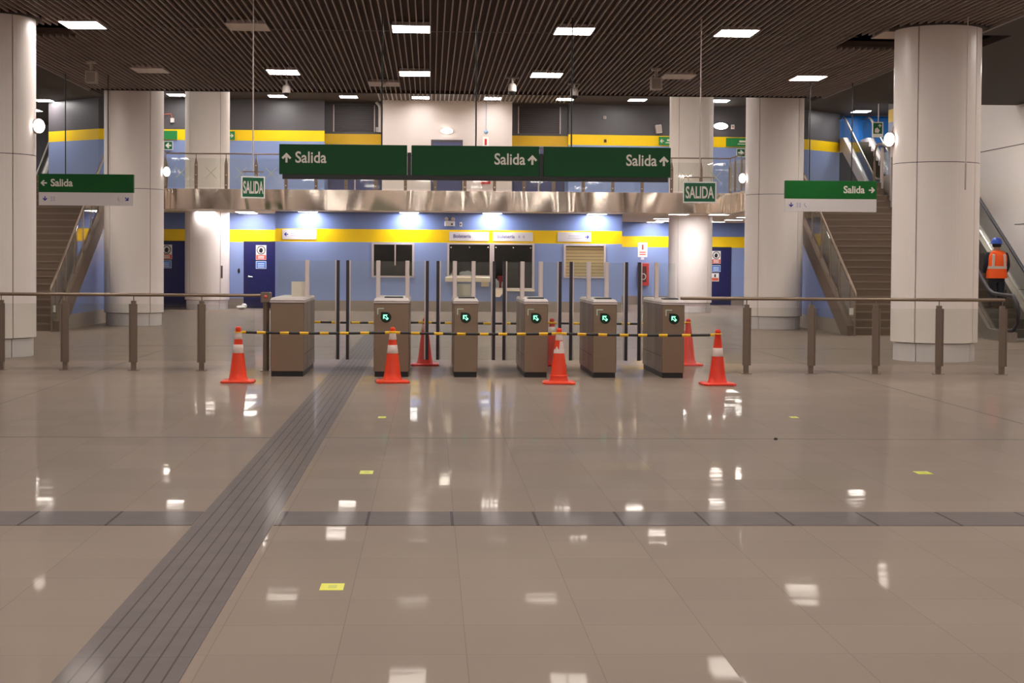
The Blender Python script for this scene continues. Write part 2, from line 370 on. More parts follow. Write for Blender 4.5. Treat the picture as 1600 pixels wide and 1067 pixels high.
# ------------------------------------------------------------------ ceilings
CX0, CX1, CY1 = -7.9, 9.22, 37.45
holes = [(-8.5, -6.15, 27.2, 28.6), (7.35, 9.95, 27.2, 29.0)]
def in_hole(x, y): return any(a < x < b and c < y < d for a, b, c, d in holes)
mb = MB()
xs = [CX0, -6.15, 7.35, CX1]; ys = [YN, 27.2, 28.6, 29.0, CY1]
slab_cells_xy = [(xs[i], xs[i+1], ys[j], ys[j+1]) for i in range(len(xs)-1) for j in range(len(ys)-1)]
for a, b, c, d in slab_cells_xy:
    if not in_hole((a+b)/2, (c+d)/2): mb.box(a, b, c, d, 5.56, 5.66, CEILD)
ceil = struct(mb.build('ceiling'))
mb = MB(); x = CX0+.05
while x < CX1-.02:
    seg = [(YN, CY1)]
    for a, b, c, d in holes:
        if a < x < b: seg = [(YN, c), (d, CY1)]
    for c, d in seg: mb.box(x-.010, x+.010, c, d, 5.50, 5.54, SLAT)
    x += .1135
mb.build('ceiling_slats', ceil)
mb = MB()
for y in (27.35, 20.9, 14.5): mb.box(CX0+1.8, CX1-1.9, y-.012, y+.012, 5.494, 5.5, TRIM)
mb.box(CX0-.03, CX0+.03, YN, 27.2, 5.48, 5.54, TRIM); mb.box(CX0-.03, CX0+.03, 28.6, CY1, 5.48, 5.54, TRIM)
mb.box(CX1-.03, CX1+.03, YN, 27.2, 5.48, 5.54, TRIM); mb.box(CX1-.03, CX1+.03, 29.0, CY1, 5.48, 5.54, TRIM)
mb.box(CX0, CX1, CY1-.02, CY1+.02, 5.488, 5.66, CEILO)
mb.build('ceiling_edge_strip', ceil)
mb = MB()
for cx_ in (-7.16, 8.43): mb.lathe([(.70, 5.485), (.80, 5.485), (.80, 5.56), (.70, 5.56)], CEILO, c=(cx_, 26.45, 0), n=48)
mb.build('ceiling_collars', ceil)
mb = MB()
for (x0, x1, y0, y1) in ((XL, -8.5, YN, 39), (-8.5, CX0, YN, 27.2), (-8.5, CX0, 28.6, 39), (9.95, XR, YN, 39), (CX1, 9.95, YN, 27.2), (CX1, 9.95, 29.0, 39)):
    mb.box(x0, x1, y0, y1, 5.53, 5.66, CEILO)
struct(mb.build('ceiling_side_sheets'))
struct(MB().box(XL, XR, YN, 39, 6.6, 6.75, VOID).build('ceiling_void_slab'))  # slab coloured black for the darkness above the missing panels
mb = MB(); mb.box(XL, XR, CY1, YF, 7.6, 7.75, CEILO)
mb.box(XL, XR, CY1-.15, CY1, 5.66, 7.75, CEILO)
up = struct(mb.build('ceiling_upper'))
mb = MB(); x = -1.9
while x < 5.0: mb.box(x-.02, x+.02, 52, 60.1, 7.55, 7.6, SLATW); x += .16
mb.build('ceiling_slats', up)

# ------------------------------------------------------------------ walls, lower hall
LB = [(0, .33, SKIRT), (.33, 2.175, BLUE), (2.175, 2.585, YELLOW), (2.585, 3.12, BLUED)]
mb = MB(); wall_line(mb, [(-18.5, 52.9), (-4.87, 52.9)], LB, .15); wl = struct(mb.build('wall_left_hall'))
mb = MB(); wall_line(mb, [(6.08, 60.3), (19.5, 60.3)], LB, .15); struct(mb.build('wall_right_hall'))
# ticket office front with four openings
WIN = [(-1.82, -.52, 1.10, 2.15), (.56, 1.93, 1.13, 2.17), (1.98, 3.28, .74, 2.17), (4.25, 5.55, 1.12, 2.15)]
xs = sorted({-4.87, 6.08} | {v for q in WIN for v in q[:2]}); zs = sorted({0, .33, 2.175, 2.585, 3.12} | {v for q in WIN for v in q[2:]})
mo = lambda x, z: SKIRT if z < .33 else (BLUE if z < 2.175 else (YELLOW if z < 2.585 else BLUED))
mb = MB(); slab_cells(mb, xs, zs, 50.6, 50.75, mo, lambda x, z: any(a < x < b and c < z < d for a, b, c, d in WIN))
wall_line(mb, [(-4.87, 54.6), (-4.87, 50.75)], LB, .12) if False else None
mb.box(-4.87, -4.75, 50.75, 52.9, 0, .33, SKIRT); mb.box(-4.87, -4.75, 50.75, 52.9, .33, 2.175, BLUE); mb.box(-4.87, -4.75, 50.75, 52.9, 2.175, 2.585, YELLOW); mb.box(-4.87, -4.75, 50.75, 52.9, 2.585, 3.12, BLUED)
mb.box(5.96, 6.08, 50.75, 60.3, 0, .33, SKIRT); mb.box(5.96, 6.08, 50.75, 60.3, .33, 2.175, BLUE); mb.box(5.96, 6.08, 50.75, 60.3, 2.175, 2.585, YELLOW); mb.box(5.96, 6.08, 50.75, 60.3, 2.585, 3.12, BLUED)
struct(mb.build('wall_ticket_office'))
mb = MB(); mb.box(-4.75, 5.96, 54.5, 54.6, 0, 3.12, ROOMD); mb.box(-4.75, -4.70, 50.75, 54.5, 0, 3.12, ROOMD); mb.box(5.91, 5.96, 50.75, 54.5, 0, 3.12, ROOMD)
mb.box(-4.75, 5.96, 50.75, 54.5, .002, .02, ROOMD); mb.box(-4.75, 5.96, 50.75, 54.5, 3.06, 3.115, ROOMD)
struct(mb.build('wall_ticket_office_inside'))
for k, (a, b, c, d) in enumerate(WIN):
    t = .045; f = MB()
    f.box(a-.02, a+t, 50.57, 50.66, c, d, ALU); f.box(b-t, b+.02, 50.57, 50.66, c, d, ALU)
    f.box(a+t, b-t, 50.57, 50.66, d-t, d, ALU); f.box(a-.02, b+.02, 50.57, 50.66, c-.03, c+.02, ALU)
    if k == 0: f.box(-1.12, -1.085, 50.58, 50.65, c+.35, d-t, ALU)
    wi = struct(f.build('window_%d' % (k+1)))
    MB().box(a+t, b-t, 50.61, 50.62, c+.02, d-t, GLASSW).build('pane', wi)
    if k in (1, 2):
        q = MB()
        for xx in (a+.1, (a+b)/2, b-.1): q.lathe([(0, 50.590), (.022, 50.590), (.022, 50.61)], CHROME, c=(xx, 0, d-.14), n=12, axis='Y')
        q.build('glass_clamps', wi)
    if k == 3:
        q = MB(); n = 9
        for i in range(n): q.box(a+.05, b-.05, 50.64, 50.655, c+.03+i*(d-c-.09)/n, c+.02+(i+1)*(d-c-.09)/n, BLIND)
        q.build('closed_blind', wi)
mb = MB(); mb.bevbox(.48, 1.9, 50.32, 50.57, .95, 1.10, LEDGE, .02); mb.prism([(1.62, .80), (1.86, .80), (1.86, .95), (1.62, .95)], 50.42, 50.57, LEDGE)
tag(mb.build('counter_ledge'), 'cream ledge under the left ticket window, with a drop block at its right end', 'counter', 'ticket window ledges')
mb = MB(); mb.prism([(1.98, .48), (2.20, .48), (2.34, .66), (3.30, .66), (3.30, .705), (1.98, .705)], 50.30, 50.57, LEDGE)
tag(mb.build('counter_ledge'), 'thin cream ledge under the right ticket window, set lower than its neighbour', 'counter', 'ticket window ledges')
# things left behind the ticket glass
def blob(name, label, cat, pts, m, parent=None):
    me = bpy.data.meshes.new(name); bm = bmesh.new()
    for (x, y, z, r, sz) in pts:
        bmesh.ops.create_icosphere(bm, subdivisions=2, radius=1, matrix=Matrix.Translation((x, y, z)) @ Matrix.Diagonal((r, r*.8, sz, 1)))
    for v in bm.verts: v.co += Vector((random.uniform(-.012, .012), random.uniform(-.012, .012), random.uniform(-.008, .012)))
    bm.to_mesh(me); bm.free(); me.materials.append(m)
    o = bpy.data.objects.new(name, me); COL.objects.link(o)
    return tag(o, label, cat)
mb = MB(); mb.box(.62, 1.9, 50.68, 51.3, 1.06, 1.10, LEDGE); mb.box(.66, .72, 50.9, 51.2, .02, 1.06, LEDGE); mb.box(1.78, 1.84, 50.9, 51.2, .02, 1.06, LEDGE)
tag(mb.build('inner_shelf'), 'cream shelf behind the left ticket glass carrying a white bag', 'shelf')
mb = MB(); mb.box(1.99, 3.27, 50.76, 51.3, .66, .70, LEDGE); mb.box(2.0, 2.06, 50.9, 51.2, .02, .66, LEDGE); mb.box(3.18, 3.24, 50.9, 51.2, .02, .66, LEDGE)
tag(mb.build('inner_shelf'), 'low shelf behind the right ticket glass with a white jug and red box', 'shelf')
blob('plastic_bag', 'crumpled white plastic bag on the shelf behind the left ticket glass', 'bag', [(1.06, 50.9, 1.19, .13, .09), (1.2, 50.92, 1.2, .15, .10), (1.32, 50.9, 1.17, .11, .07)], PAPER)
blob('plastic_bag', 'small white bag in the left corner behind the left ticket glass', 'bag', [(.72, 50.9, 1.17, .08, .07), (.74, 50.9, 1.24, .04, .05)], PAPER)
mb = MB(); mb.lathe([(0, .70), (.10, .70), (.11, .72), (.11, .92), (.09, .98), (.035, 1.0), (.035, 1.04), (0, 1.04)], PAPER, c=(2.1, 50.95, 0), n=20)
tag(mb.build('plastic_jug'), 'white plastic jug behind the right ticket glass', 'jug')
mb = MB(); mb.bevbox(2.16, 2.36, 51.02, 51.2, .70, 1.14, mat('dull_red_box', (170, 50, 44), .5), .015)
tag(mb.build('carton'), 'dull red carton behind the right ticket glass beside the white jug', 'box')
mb = MB(); mb.lathe([(0, .70), (.035, .70), (.035, .86), (.014, .9), (.014, .95), (0, .95)], CAMW, c=(2.30, 50.9, 0), n=14)
tag(mb.build('bottle'), 'small pale bottle in front of the dull red carton', 'bottle')

# band signs on the ticket office
def plate(name, label, cat, x0, x1, y, z0, z1, m, group=None, rot=None):
    o = thing(name, label, cat, ((x0+x1)/2, y, (z0+z1)/2), 0, group)
    w, h = (x1-x0)/2, (z1-z0)/2
    MB().bevbox(-w, w, -.02, 0, -h, h, m, .004).build('panel', o)
    return o, w, h
BS = 'signs on the yellow band of the ticket office'
o, w_, h_ = plate('wall_sign', 'white sign with blue left arrow on the yellow band, far left of the ticket office', 'sign', -4.65, -3.58, 50.6, 2.25, 2.56, WSIGN, BS)
a = MB(); arrow(a, -w_+.12, 0, .13, PI/2, -.02, BLUEINK); a.build('arrow', o)
a = MB(); a.box(-w_+.26, -w_+.62, -.023, -.02, .01, .035, LAV); a.box(-w_+.26, -w_+.56, -.023, -.02, -.05, -.03, LAV); a.build('lettering', o)
INKG = mat('grey_violet_ink', (110, 104, 150), .5, noise=0)
o, w_, h_ = plate('wall_sign', 'white Boletería sign over the left ticket window', 'sign', .60, 1.85, 50.6, 2.24, 2.52, WSIGN, BS)
text('lettering', 'Boletería', .155, INKG, o, -w_+.12, -.022, -.045, .003)
o, w_, h_ = plate('wall_sign', 'white Boletería sign over the right ticket window', 'sign', 1.98, 3.25, 50.6, 2.24, 2.52, WSIGN, BS)
text('lettering', 'Boletería', .155, INKG, o, -w_+.12, -.022, -.045, .003)
for q in (.20, .34): MB().box(q-.03, q+.03, -.023, -.02, -.04, .04, LAV).build('pictogram', o)
o, w_, h_ = plate('wall_sign', 'white sign with blue right arrow on the yellow band over the closed blind', 'sign', 4.03, 5.09, 50.6, 2.24, 2.54, WSIGN, BS)
a = MB(); arrow(a, w_-.12, 0, .13, -PI/2, -.02, BLUEINK); a.build('arrow', o)
a = MB(); a.box(w_-.72, w_-.30, -.023, -.02, .02, .045, LAV); a.box(w_-.75, w_-.26, -.023, -.02, -.05, -.03, LAV); a.build('lettering', o)
# emergency light
o = thing('emergency_light', 'white emergency light with two round lamps above the ticket windows', 'light', (.61, 50.6, 2.70))
MB().bevbox(-.16, .16, -.10, 0, 0, .16, WSIGN, .02).build('housing', o)
for s in (-.1, .1): MB().lathe([(0, -.1), (.05, -.1), (.06, -.05), (.03, 0), (0, 0)], BOXG, c=(s, 0, .22), n=18, axis='Y').build('lamp_head', o)
MB().lathe([(0, -.108), (.03, -.108), (.03, -.10)], BLACK, c=(.07, 0, .06), n=14, axis='Y').build('test_button', o)
o = thing('wall_socket', 'white wall socket right of the emergency light', 'socket', (.96, 50.6, 2.76)); MB().bevbox(-.04, .04, -.02, 0, -.07, .07, WSIGN, .006).build('face_plate', o); MB().box(-.02, .02, -.024, -.02, -.03, .02, BLACK).build('outlet', o)

# ------------------------------------------------------------------ doors and their signs
def door(n, x0, x1, y, z1, hx=None):
    m = MB(); m.box(x0-.05, x0, y-.03, y, 0, z1+.05, NAVYD); m.box(x1, x1+.05, y-.03, y, 0, z1+.05, NAVYD); m.box(x0, x1, y-.03, y, z1, z1+.05, NAVYD)
    d = struct(m.build('door_%d' % n)); MB().box(x0, x1, y-.025, y, .30, z1, NAVY).build('door_leaf', d)
    MB().box(x0, x1, y-.028, y, .01, .30, NAVYD).build('kick_plate', d)
    if hx is not None:
        h = MB(); h.lathe([(0, y-.06), (.035, y-.06), (.035, y-.025)], CHROME, c=(hx, 0, 1.04), n=16, axis='Y'); h.tube([(hx, y-.07, 1.04), (hx+.13, y-.07, 1.03)], .014, CHROME); h.build('lever_handle', d)
    return d
door(1, -9.02, -8.0, 52.9, 2.15); door(2, -6.07, -5.1, 52.9, 2.15, -5.95); door(3, 10.3, 11.36, 60.3, 2.15)
def prohibition(x, y, z0, z1, w, label):
    o = thing('prohibition_sign', label, 'sign', (x, y, z0), 0, 'no entry signs on the navy doors'); h = z1-z0
    MB().box(-w/2, w/2, -.008, 0, 0, h, PAPER).build('panel', o); MB().box(-w/2+.01, w/2-.01, -.011, -.008, .01, h*.33, RED).build('red_field', o)
    r = w*.38; MB().tube([(r*math.cos(t), -.012, h*.66+r*math.sin(t)) for t in [2*PI*k/24 for k in range(24)]], .016, mat('ring_dark', (90, 50, 50), .5, noise=0), n=6, closed=True).build('ring', o)
    f = MB(); f.prism([(-.05, h*.5), (.03, h*.47), (.06, h*.62), (.05, h*.76), (-.01, h*.82), (-.05, h*.74), (-.07, h*.62)], -.012, -.008, BLACK); f.build('figure', o)
    f = MB()
    for i in range(2): f.box(-w*.3, w*.3, -.013, -.011, h*(.09+.11*i), h*(.15+.11*i), PAPER)
    f.build('lettering', o)
def bluesign(x, y, z0, z1, w, label):
    o = thing('mandatory_sign', label, 'sign', (x, y, z0), 0, 'blue notices on the navy doors'); h = z1-z0
    MB().box(-w/2, w/2, -.008, 0, 0, h, PAPER).build('panel', o); MB().box(-w/2+.015, w/2-.015, -.011, -.008, .015, h-.015, SKYB).build('blue_field', o)
    f = MB()
    for i in range(3): f.box(-w*.32, w*.32, -.013, -.011, h*(.2+.22*i), h*(.28+.22*i), PAPER)
    f.build('lettering', o)
prohibition(-8.63, 52.872, 1.59, 2.07, .35, 'prohibition sign on the navy door behind the far left columns'); bluesign(-8.645, 52.872, 1.30, 1.55, .34, 'blue notice on the navy door behind the far left columns')
prohibition(-5.55, 52.872, 1.595, 2.075, .34, 'prohibition sign on the navy door next to the ticket office'); bluesign(-5.55, 52.872, 1.30, 1.55, .34, 'blue notice on the navy door next to the ticket office')
prohibition(10.83, 60.272, 1.57, 2.05, .34, 'prohibition sign on the navy door right of the hall'); bluesign(10.83, 60.272, 1.26, 1.51, .34, 'blue notice on the navy door right of the hall')
o = thing('warning_notice', 'white and red notice below the blue notice on the right navy door', 'sign', (10.79, 60.272, .90)); MB().box(-.15, .15, -.008, 0, 0, .31, PAPER).build('panel', o); MB().box(-.13, .13, -.011, -.008, .02, .13, RED).build('red_field', o); MB().prism([(-.03, .16), (.04, .16), (.03, .27), (-.02, .27)], -.011, -.008, BLACK).build('figure', o)
o = thing('key_lock', 'dark oval lock on the blue wall left of the navy door', 'lock', (-6.28, 52.9, 1.23)); MB().lathe([(0, -.025), (.045, -.025), (.05, 0)], BLACK, n=16, axis='Y').build('escutcheon', o)
o.scale = (.8, 1, 1.7)
# hose cabinet and sign, right hall
o = thing('fire_hose_cabinet', 'red fire hose cabinet on the blue wall right of the ticket office', 'fire cabinet', (8.06, 60.3, .73))
f = MB(); f.bevbox(-.20, .20, -.2, 0, 0, .84, REDB, .015); f.build('cabinet', o)
MB().box(-.13, .10, -.205, -.2, .12, .72, mat('cabinet_window', (92, 40, 40), .15, noise=0)).build('window', o); MB().tube([(.05+.10*math.cos(t)*.9-.07, -.208, .33+.11*math.sin(t)) for t in [2*PI*k/20 for k in range(20)]], .016, WSIGN, n=6, closed=True).build('hose', o)
MB().box(.125, .15, -.22, -.2, .38, .48, CHROME).build('latch', o)
o = thing('fire_sign', 'white fire extinguisher sign above the red hose cabinet', 'sign', (8.03, 60.3, 1.8)); MB().box(-.18, .18, -.01, 0, 0, .55, PAPER).build('panel', o); MB().box(-.035, .035, -.014, -.01, .28, .47, REDB).build('extinguisher_icon', o)
f = MB(); f.box(-.12, .12, -.014, -.01, .08, .12, RED); f.box(-.12, .12, -.014, -.01, .16, .20, RED); f.box(-.06, .06, -.01, 0, -.1, -.01, WSIGN); f.build('lettering', o)

# ------------------------------------------------------------------ mezzanine slab
mb = MB(); mb.box(-18.5, 18.5, 48.95, 73.8, 3.12, 3.74, SOFFIT); mb.box(-18.5, -8.1, 42.05, 48.95, 3.12, 3.74, SOFFIT); mb.box(9.27, 18.5, 42.05, 48.95, 3.12, 3.74, SOFFIT)
struct(mb.build('floor_mezzanine'))
STW = wavy_steel()
mb = MB()
x = -8.03
while x < 9.2: mb.box(x+.004, min(x+2.44, 9.22)-.004, 48.9, 48.95, 3.12, 3.735, STW); x += 2.44
f1 = struct(mb.build('trim_1')); f1['label'] = 'polished steel fascia along the mezzanine edge'
mb = MB()
for (xa, xb) in ((-8.1, -8.05), (9.22, 9.27)):
    y = 42.05
    while y < 48.8: mb.box(xa, xb, y+.004, min(y+2.3, 48.95)-.004, 3.12, 3.735, STW); y += 2.3
mb.box(-12.5, -8.1, 42.0, 42.05, 3.12, 3.735, STW); mb.box(9.27, 12.0, 42.0, 42.05, 3.12, 3.735, STW)
struct(mb.build('trim_2'))
# railing
def rail_post(h=1.0):
    m = MB(); m.prism([(-.045, 0), (.045, 0), (.05, .2), (.05, h*.75), (.02, h*.93), (-.02, h*.93), (-.05, h*.75), (-.05, .2)], -.02, .02, STEEL)
    m.tube([(0, 0, h*.92), (0, 0, h+.06)], .012, STEEL, n=8)
    for z in (.12, .42, .72): m.lathe([(0, -.05), (.022, -.05), (.022, -.02)], CHROME, c=(0, 0, z*h), n=10, axis='Y')
    return m
rl = thing('glass_railing', 'long glass railing with steel posts along the front of the mezzanine', 'railing', (0, 49.05, 3.74))
post0 = rail_post().build('post', rl, (-8.03, 0, 0))
for k in range(1, 20):
    c = post0.copy(); COL.objects.link(c); c.parent = rl; c.location = (-8.03+.908*k, 0, 0)
MB().tube([(-8.05, 0, 1.07), (9.24, 0, 1.07)], .021, STEEL, n=8).build('handrail', rl)
def pane(parent, w, h, z, loc, rz=0, cross=True):
    m = MB(); m.box(-w/2, w/2, -.005, .005, z, z+h, GLASSR)
    if cross:
        for s in (1, -1): m.add([(-.17, -.0062, z+h*.5-.17*s-.012), (-.17, -.0062, z+h*.5-.17*s+.012), (.17, -.0062, z+h*.5+.17*s+.012), (.17, -.0062, z+h*.5+.17*s-.012)], [(0, 1, 2, 3)], TAPE)
    o = m.build('glass_pane', parent, loc); o.rotation_euler = (0, 0, rz); return o
p0 = pane(rl, .80, .88, .05, (-8.03+.454, -.02, 0))
for k in range(1, 19):
    c = p0.copy(); COL.objects.link(c); c.parent = rl; c.location = (-8.03+.454+.908*k, -.02, 0)
for sx, lab in ((-8.0, 'glass railing running forward along the left edge of the mezzanine to the stairs'), (9.19, 'glass railing running forward along the right edge of the mezzanine to the stairs')):
    r2 = thing('glass_railing', lab, 'railing', (sx, 0, 3.74))
    for k in range(1, 8):
        c = post0.copy(); COL.objects.link(c); c.parent = r2; c.location = (0, 49.05-.97*k, 0); c.rotation_euler = (0, 0, PI/2)
        pane(r2, .86, .88, .05, (0, 49.05-.97*k+.485, 0), PI/2, False)
    MB().tube([(0, 49.05-.97*7, 1.07), (0, 49.0, 1.07)], .021, STEEL, n=8).build('handrail', r2)

# ------------------------------------------------------------------ upper hall walls
UB = [(3.74, 6.05, BLUE), (6.05, 6.45, YELLOW), (6.45, 7.6, DARKW)]
mb = MB(); wall_line(mb, [(-14.92, 63.5), (-14.66, 62.2), (-12.4, 60.45), (-3.99, 60.4)], UB, .15); struct(mb.build('wall_upper_left'))
mb = MB(); wall_line(mb, [(5.24, 60.9), (12.4, 61.5), (14.75, 62.2), (16.4, 63.8)], UB, .15); struct(mb.build('wall_upper_right'))
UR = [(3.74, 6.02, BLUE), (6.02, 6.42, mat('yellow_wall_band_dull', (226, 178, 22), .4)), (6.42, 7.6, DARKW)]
mb = MB(); wall_line(mb, [(-4.4, 61.4), (-1.81, 61.4)], UR, .15); struct(mb.build('wall_upper_recess_left'))
mb = MB(); wall_line(mb, [(3.05, 61.4), (5.7, 61.4)], UR, .15); struct(mb.build('wall_upper_recess_right'))
mb = MB(); mb.box(-1.81, 3.05, 60.2, 61.55, 3.74, 7.6, WHITEW); struct(mb.build('wall_upper_centre'))
for x0, x1, lab in ((-3.70, -2.15, 'left'), (3.35, 4.95, 'right')):
    o = thing('roller_shutter', 'dark roller shutter high in the recess to the %s of the white wall' % lab, 'shutter', ((x0+x1)/2, 61.4, 6.5), 0, 'roller shutters')
    w = (x1-x0)/2; f = MB()
    for i in range(12): f.box(-w, w, -.04-.01*(i % 2), 0, .02+i*.083, .02+i*.083+.078, mat('shutter_slat', (62, 54, 56), .5) if i == 0 and lab == 'left' else bpy.data.materials['shutter_slat'])
    f.build('curtain', o)
    for s in (-1, 1): MB().box(s*w-.02, s*w+.02, -.09, 0, 0, 1.02, ALU).build('guide_rail', o)
for x0, x1, y, z1, n in ((-3.84, -1.93, 61.4, 5.9, 4), (.07, 1.14, 60.2, 6.06, 5), (3.2, 5.08, 61.4, 5.9, 6)):
    m = MB(); m.box(x0-.06, x0, y-.05, y, 3.74, z1+.08, DARKW); m.box(x1, x1+.06, y-.05, y, 3.74, z1+.08, DARKW); m.box(x0, x1, y-.05, y, z1, z1+.08, DARKW)
    d = struct(m.build('door_%d' % n)); MB().box(x0, x1, y-.03, y, 4.02, z1, DOORG).build('door_leaf', d); MB().box(x0, x1, y-.035, y, 3.75, 4.02, NAVYD).build('kick_plate', d)
    if x1-x0 > 1.5: MB().box((x0+x1)/2-.025, (x0+x1)/2+.025, y-.04, y-.03, 3.75, z1, ALU).build('meeting_strip', d)
    h = MB(); h.tube([((x0+x1)/2+.1, y-.07, 4.7), ((x0+x1)/2+.1, y-.07, 5.0)], .015, CHROME); h.build('pull_handle', d)

def green_band(x0, x1, y, z0, z1, label, side, rz=0):
    o = thing('wall_sign', label, 'sign', ((x0+x1)/2, y, (z0+z1)/2), rz, 'green signs on the upper yellow band'); w, h = (x1-x0)/2, (z1-z0)/2
    MB().box(-w, w, -.02, 0, -h, h, GREENW).build('panel', o); s = -1 if side == 'L' else 1
    a = MB(); arrow(a, s*(w-.12), 0, .16, PI/2 if side == 'L' else -PI/2, -.02, WLET); a.build('arrow', o)
    a = MB(); x = s*(w-.5); a.box(x-.18, x+.18, -.023, -.02, .0, .07, WLET); a.box(x-.24, x+.2, -.023, -.02, -.08, -.05, WLET); a.build('lettering', o)
green_band(-10.9, -9.47, 60.38, 6.07, 6.39, 'green sign on the upper yellow band left of the far left column', 'L')
green_band(-8.4, -7.33, 60.38, 6.07, 6.39, 'green right-arrow sign on the upper yellow band right of the far left column', 'R')
green_band(8.72, 9.9, 61.18, 6.09, 6.41, 'green left-arrow sign on the upper yellow band left of the far right column', 'L', math.atan2(.6, 7.16))
green_band(11.35, 12.55, 61.39, 6.08, 6.41, 'green sign on the upper yellow band right of the far right column', 'R', math.atan2(.6, 7.16))
for x, y, z, a_, lab in ((-9.8, 60.38, 5.84, PI/2, 'small square green exit sign with left arrow on the upper left blue wall'), (11.95, 61.42, 5.85, -PI/2, 'small square green exit sign with right arrow on the upper right blue wall')):
    o = thing('exit_sign', lab, 'sign', (x, y, z)); MB().box(-.17, .17, -.015, 0, -.16, .16, PAPER).build('panel', o); MB().box(-.15, .15, -.018, -.015, -.14, .14, GREENE).build('green_field', o)
    a = MB(); arrow(a, 0, 0, .22, a_, -.018, WLET, thick=.26); a.build('arrow', o)
# small wall fittings upstairs
def bulkhead(x, y, z, label, w=.22, h=.1):
    o = thing('bulkhead_light', label, 'light', (x, y, z), 0, 'oval bulkhead lights'); m = MB(); m.lathe([(0, -.10), (.7, -.09), (1, -.04), (1, -.03)], LAMPW, n=24, axis='Y')
    d = m.build('diffuser', o); d.scale = (w, 1, h); m = MB(); m.lathe([(1.12, -.03), (1.12, 0), (0, 0)], WSIGN, n=24, axis='Y'); m.lathe([(1.0, -.035), (1.12, -.03)], WSIGN, n=24, axis='Y'); d = m.build('base', o); d.scale = (w, 1, h)
bulkhead(.6, 60.2, 6.47, 'lit oval bulkhead light on the white upper wall'); bulkhead(11.15, 61.38, 6.86, 'lit oval bulkhead light on the charcoal wall right of the far right column', .26, .12); bulkhead(-10.12, 60.38, 6.78, 'lit bulkhead light on the charcoal wall left of the far left column', .14, .14)
def boxthing(name, label, cat, x0, x1, y, z0, z1, m, d=.06, part='cover', extra=None):
    o = thing(name, label, cat, ((x0+x1)/2, y, z0)); w = (x1-x0)/2; h = z1-z0
    MB().bevbox(-w, w, -d, 0, 0, h, m, min(.012, w*.3)).build(part, o)
    if extra: extra(o, w, h, d)
    return o
ring = lambda o, w, h, d: MB().lathe([(0, -d-.006), (w*.45, -d-.006), (w*.45, -d)], RED, c=(0, 0, h*.5), n=14, axis='Y').build('button', o)
boxthing('call_point', 'small pinkish call point beside the oval light on the right charcoal wall', 'call point', 11.55, 11.68, 61.40, 6.75, 6.92, WSIGN, extra=ring)
boxthing('junction_box', 'small white junction box beside the light on the left charcoal wall', 'junction box', -9.72, -9.58, 60.38, 6.70, 6.86, WSIGN, extra=lambda o, w, h, d: MB().tube([(0, -.03, h), (-.05, -.03, h+.16), (-.3, -.03, h+.14), (-.38, -.03, h+.02)], .012, RED, n=6).build('cable', o))
boxthing('wall_speaker', 'white speaker box tilted on the upper right charcoal wall', 'speaker', 8.60, 8.83, 61.16, 6.54, 6.86, CAMW, .14, extra=lambda o, w, h, d: MB().box(-w*.8, w*.8, -d-.004, -d, .03, h-.03, BOXG).build('grille', o)).rotation_euler = (0, -.12, .08)
boxthing('sensor_box', 'tiny grey sensor box on the upper right charcoal wall', 'sensor', 6.55, 6.68, 61.0, 7.05, 7.17, CAMW, extra=lambda o, w, h, d: MB().box(-w*.5, w*.5, -d-.004, -d, .03, h-.03, BOXG).build('lens', o))
boxthing('sensor_box', 'small dark sensor on the upper yellow band right of the recess', 'sensor', 6.60, 6.70, 61.0, 6.16, 6.28, mat('sensor_brown', (110, 70, 20), .5), extra=lambda o, w, h, d: MB().box(-w*.5, w*.5, -d-.004, -d, .03, h-.03, BLACK).build('lens', o))
boxthing('security_box', 'white box low in the recess left of the white wall', 'box', -2.1, -1.86, 61.38, 6.5, 6.68, CAMW, .12, extra=lambda o, w, h, d: MB().box(-w*.6, w*.6, -d-.004, -d, .05, .1, LAV).build('slot', o))
o = thing('wall_detector', 'pale blue alarm device below a thin conduit on the white upper wall', 'alarm', (2.07, 60.2, 6.45)); MB().lathe([(0, -.05), (.06, -.05), (.08, 0)], mat('pale_blue_plastic', (150, 190, 220), .4), n=16, axis='Y').build('body', o); MB().tube([(0, -.02, .05), (0, -.02, 1.14)], .014, LAV, n=6).build('conduit', o)
o = thing('fire_sign', 'white and red fire sign under the conduit on the white upper wall', 'sign', (2.06, 60.2, 5.85)); MB().box(-.11, .11, -.01, 0, 0, .42, PAPER).build('panel', o); MB().box(-.04, .04, -.014, -.01, .1, .34, REDB).build('icon', o)
o = thing('fire_hose_cabinet', 'red fire cabinet on the white upper wall, below the green overhead sign', 'fire cabinet', (2.06, 60.2, 4.5)); MB().bevbox(-.18, .18, -.15, 0, 0, .5, REDB, .01).build('cabinet', o); MB().box(-.12, .12, -.155, -.15, .08, .4, mat('cabinet_glass', (120, 60, 60), .15, noise=0)).build('window', o)
o = thing('wall_pipe', 'white vertical pipe with elbow at the left edge of the white upper wall', 'pipe', (-1.93, 60.9, 6.5)); MB().tube([(0, 0, 0), (0, 0, .85), (-.03, 0, .98), (-.14, 0, 1.09)], .06, CAMW, n=10).build('pipe_run', o); MB().tube([(0, 0, -.04), (0, 0, .0)], .08, CAMW, n=10).build('flange', o)

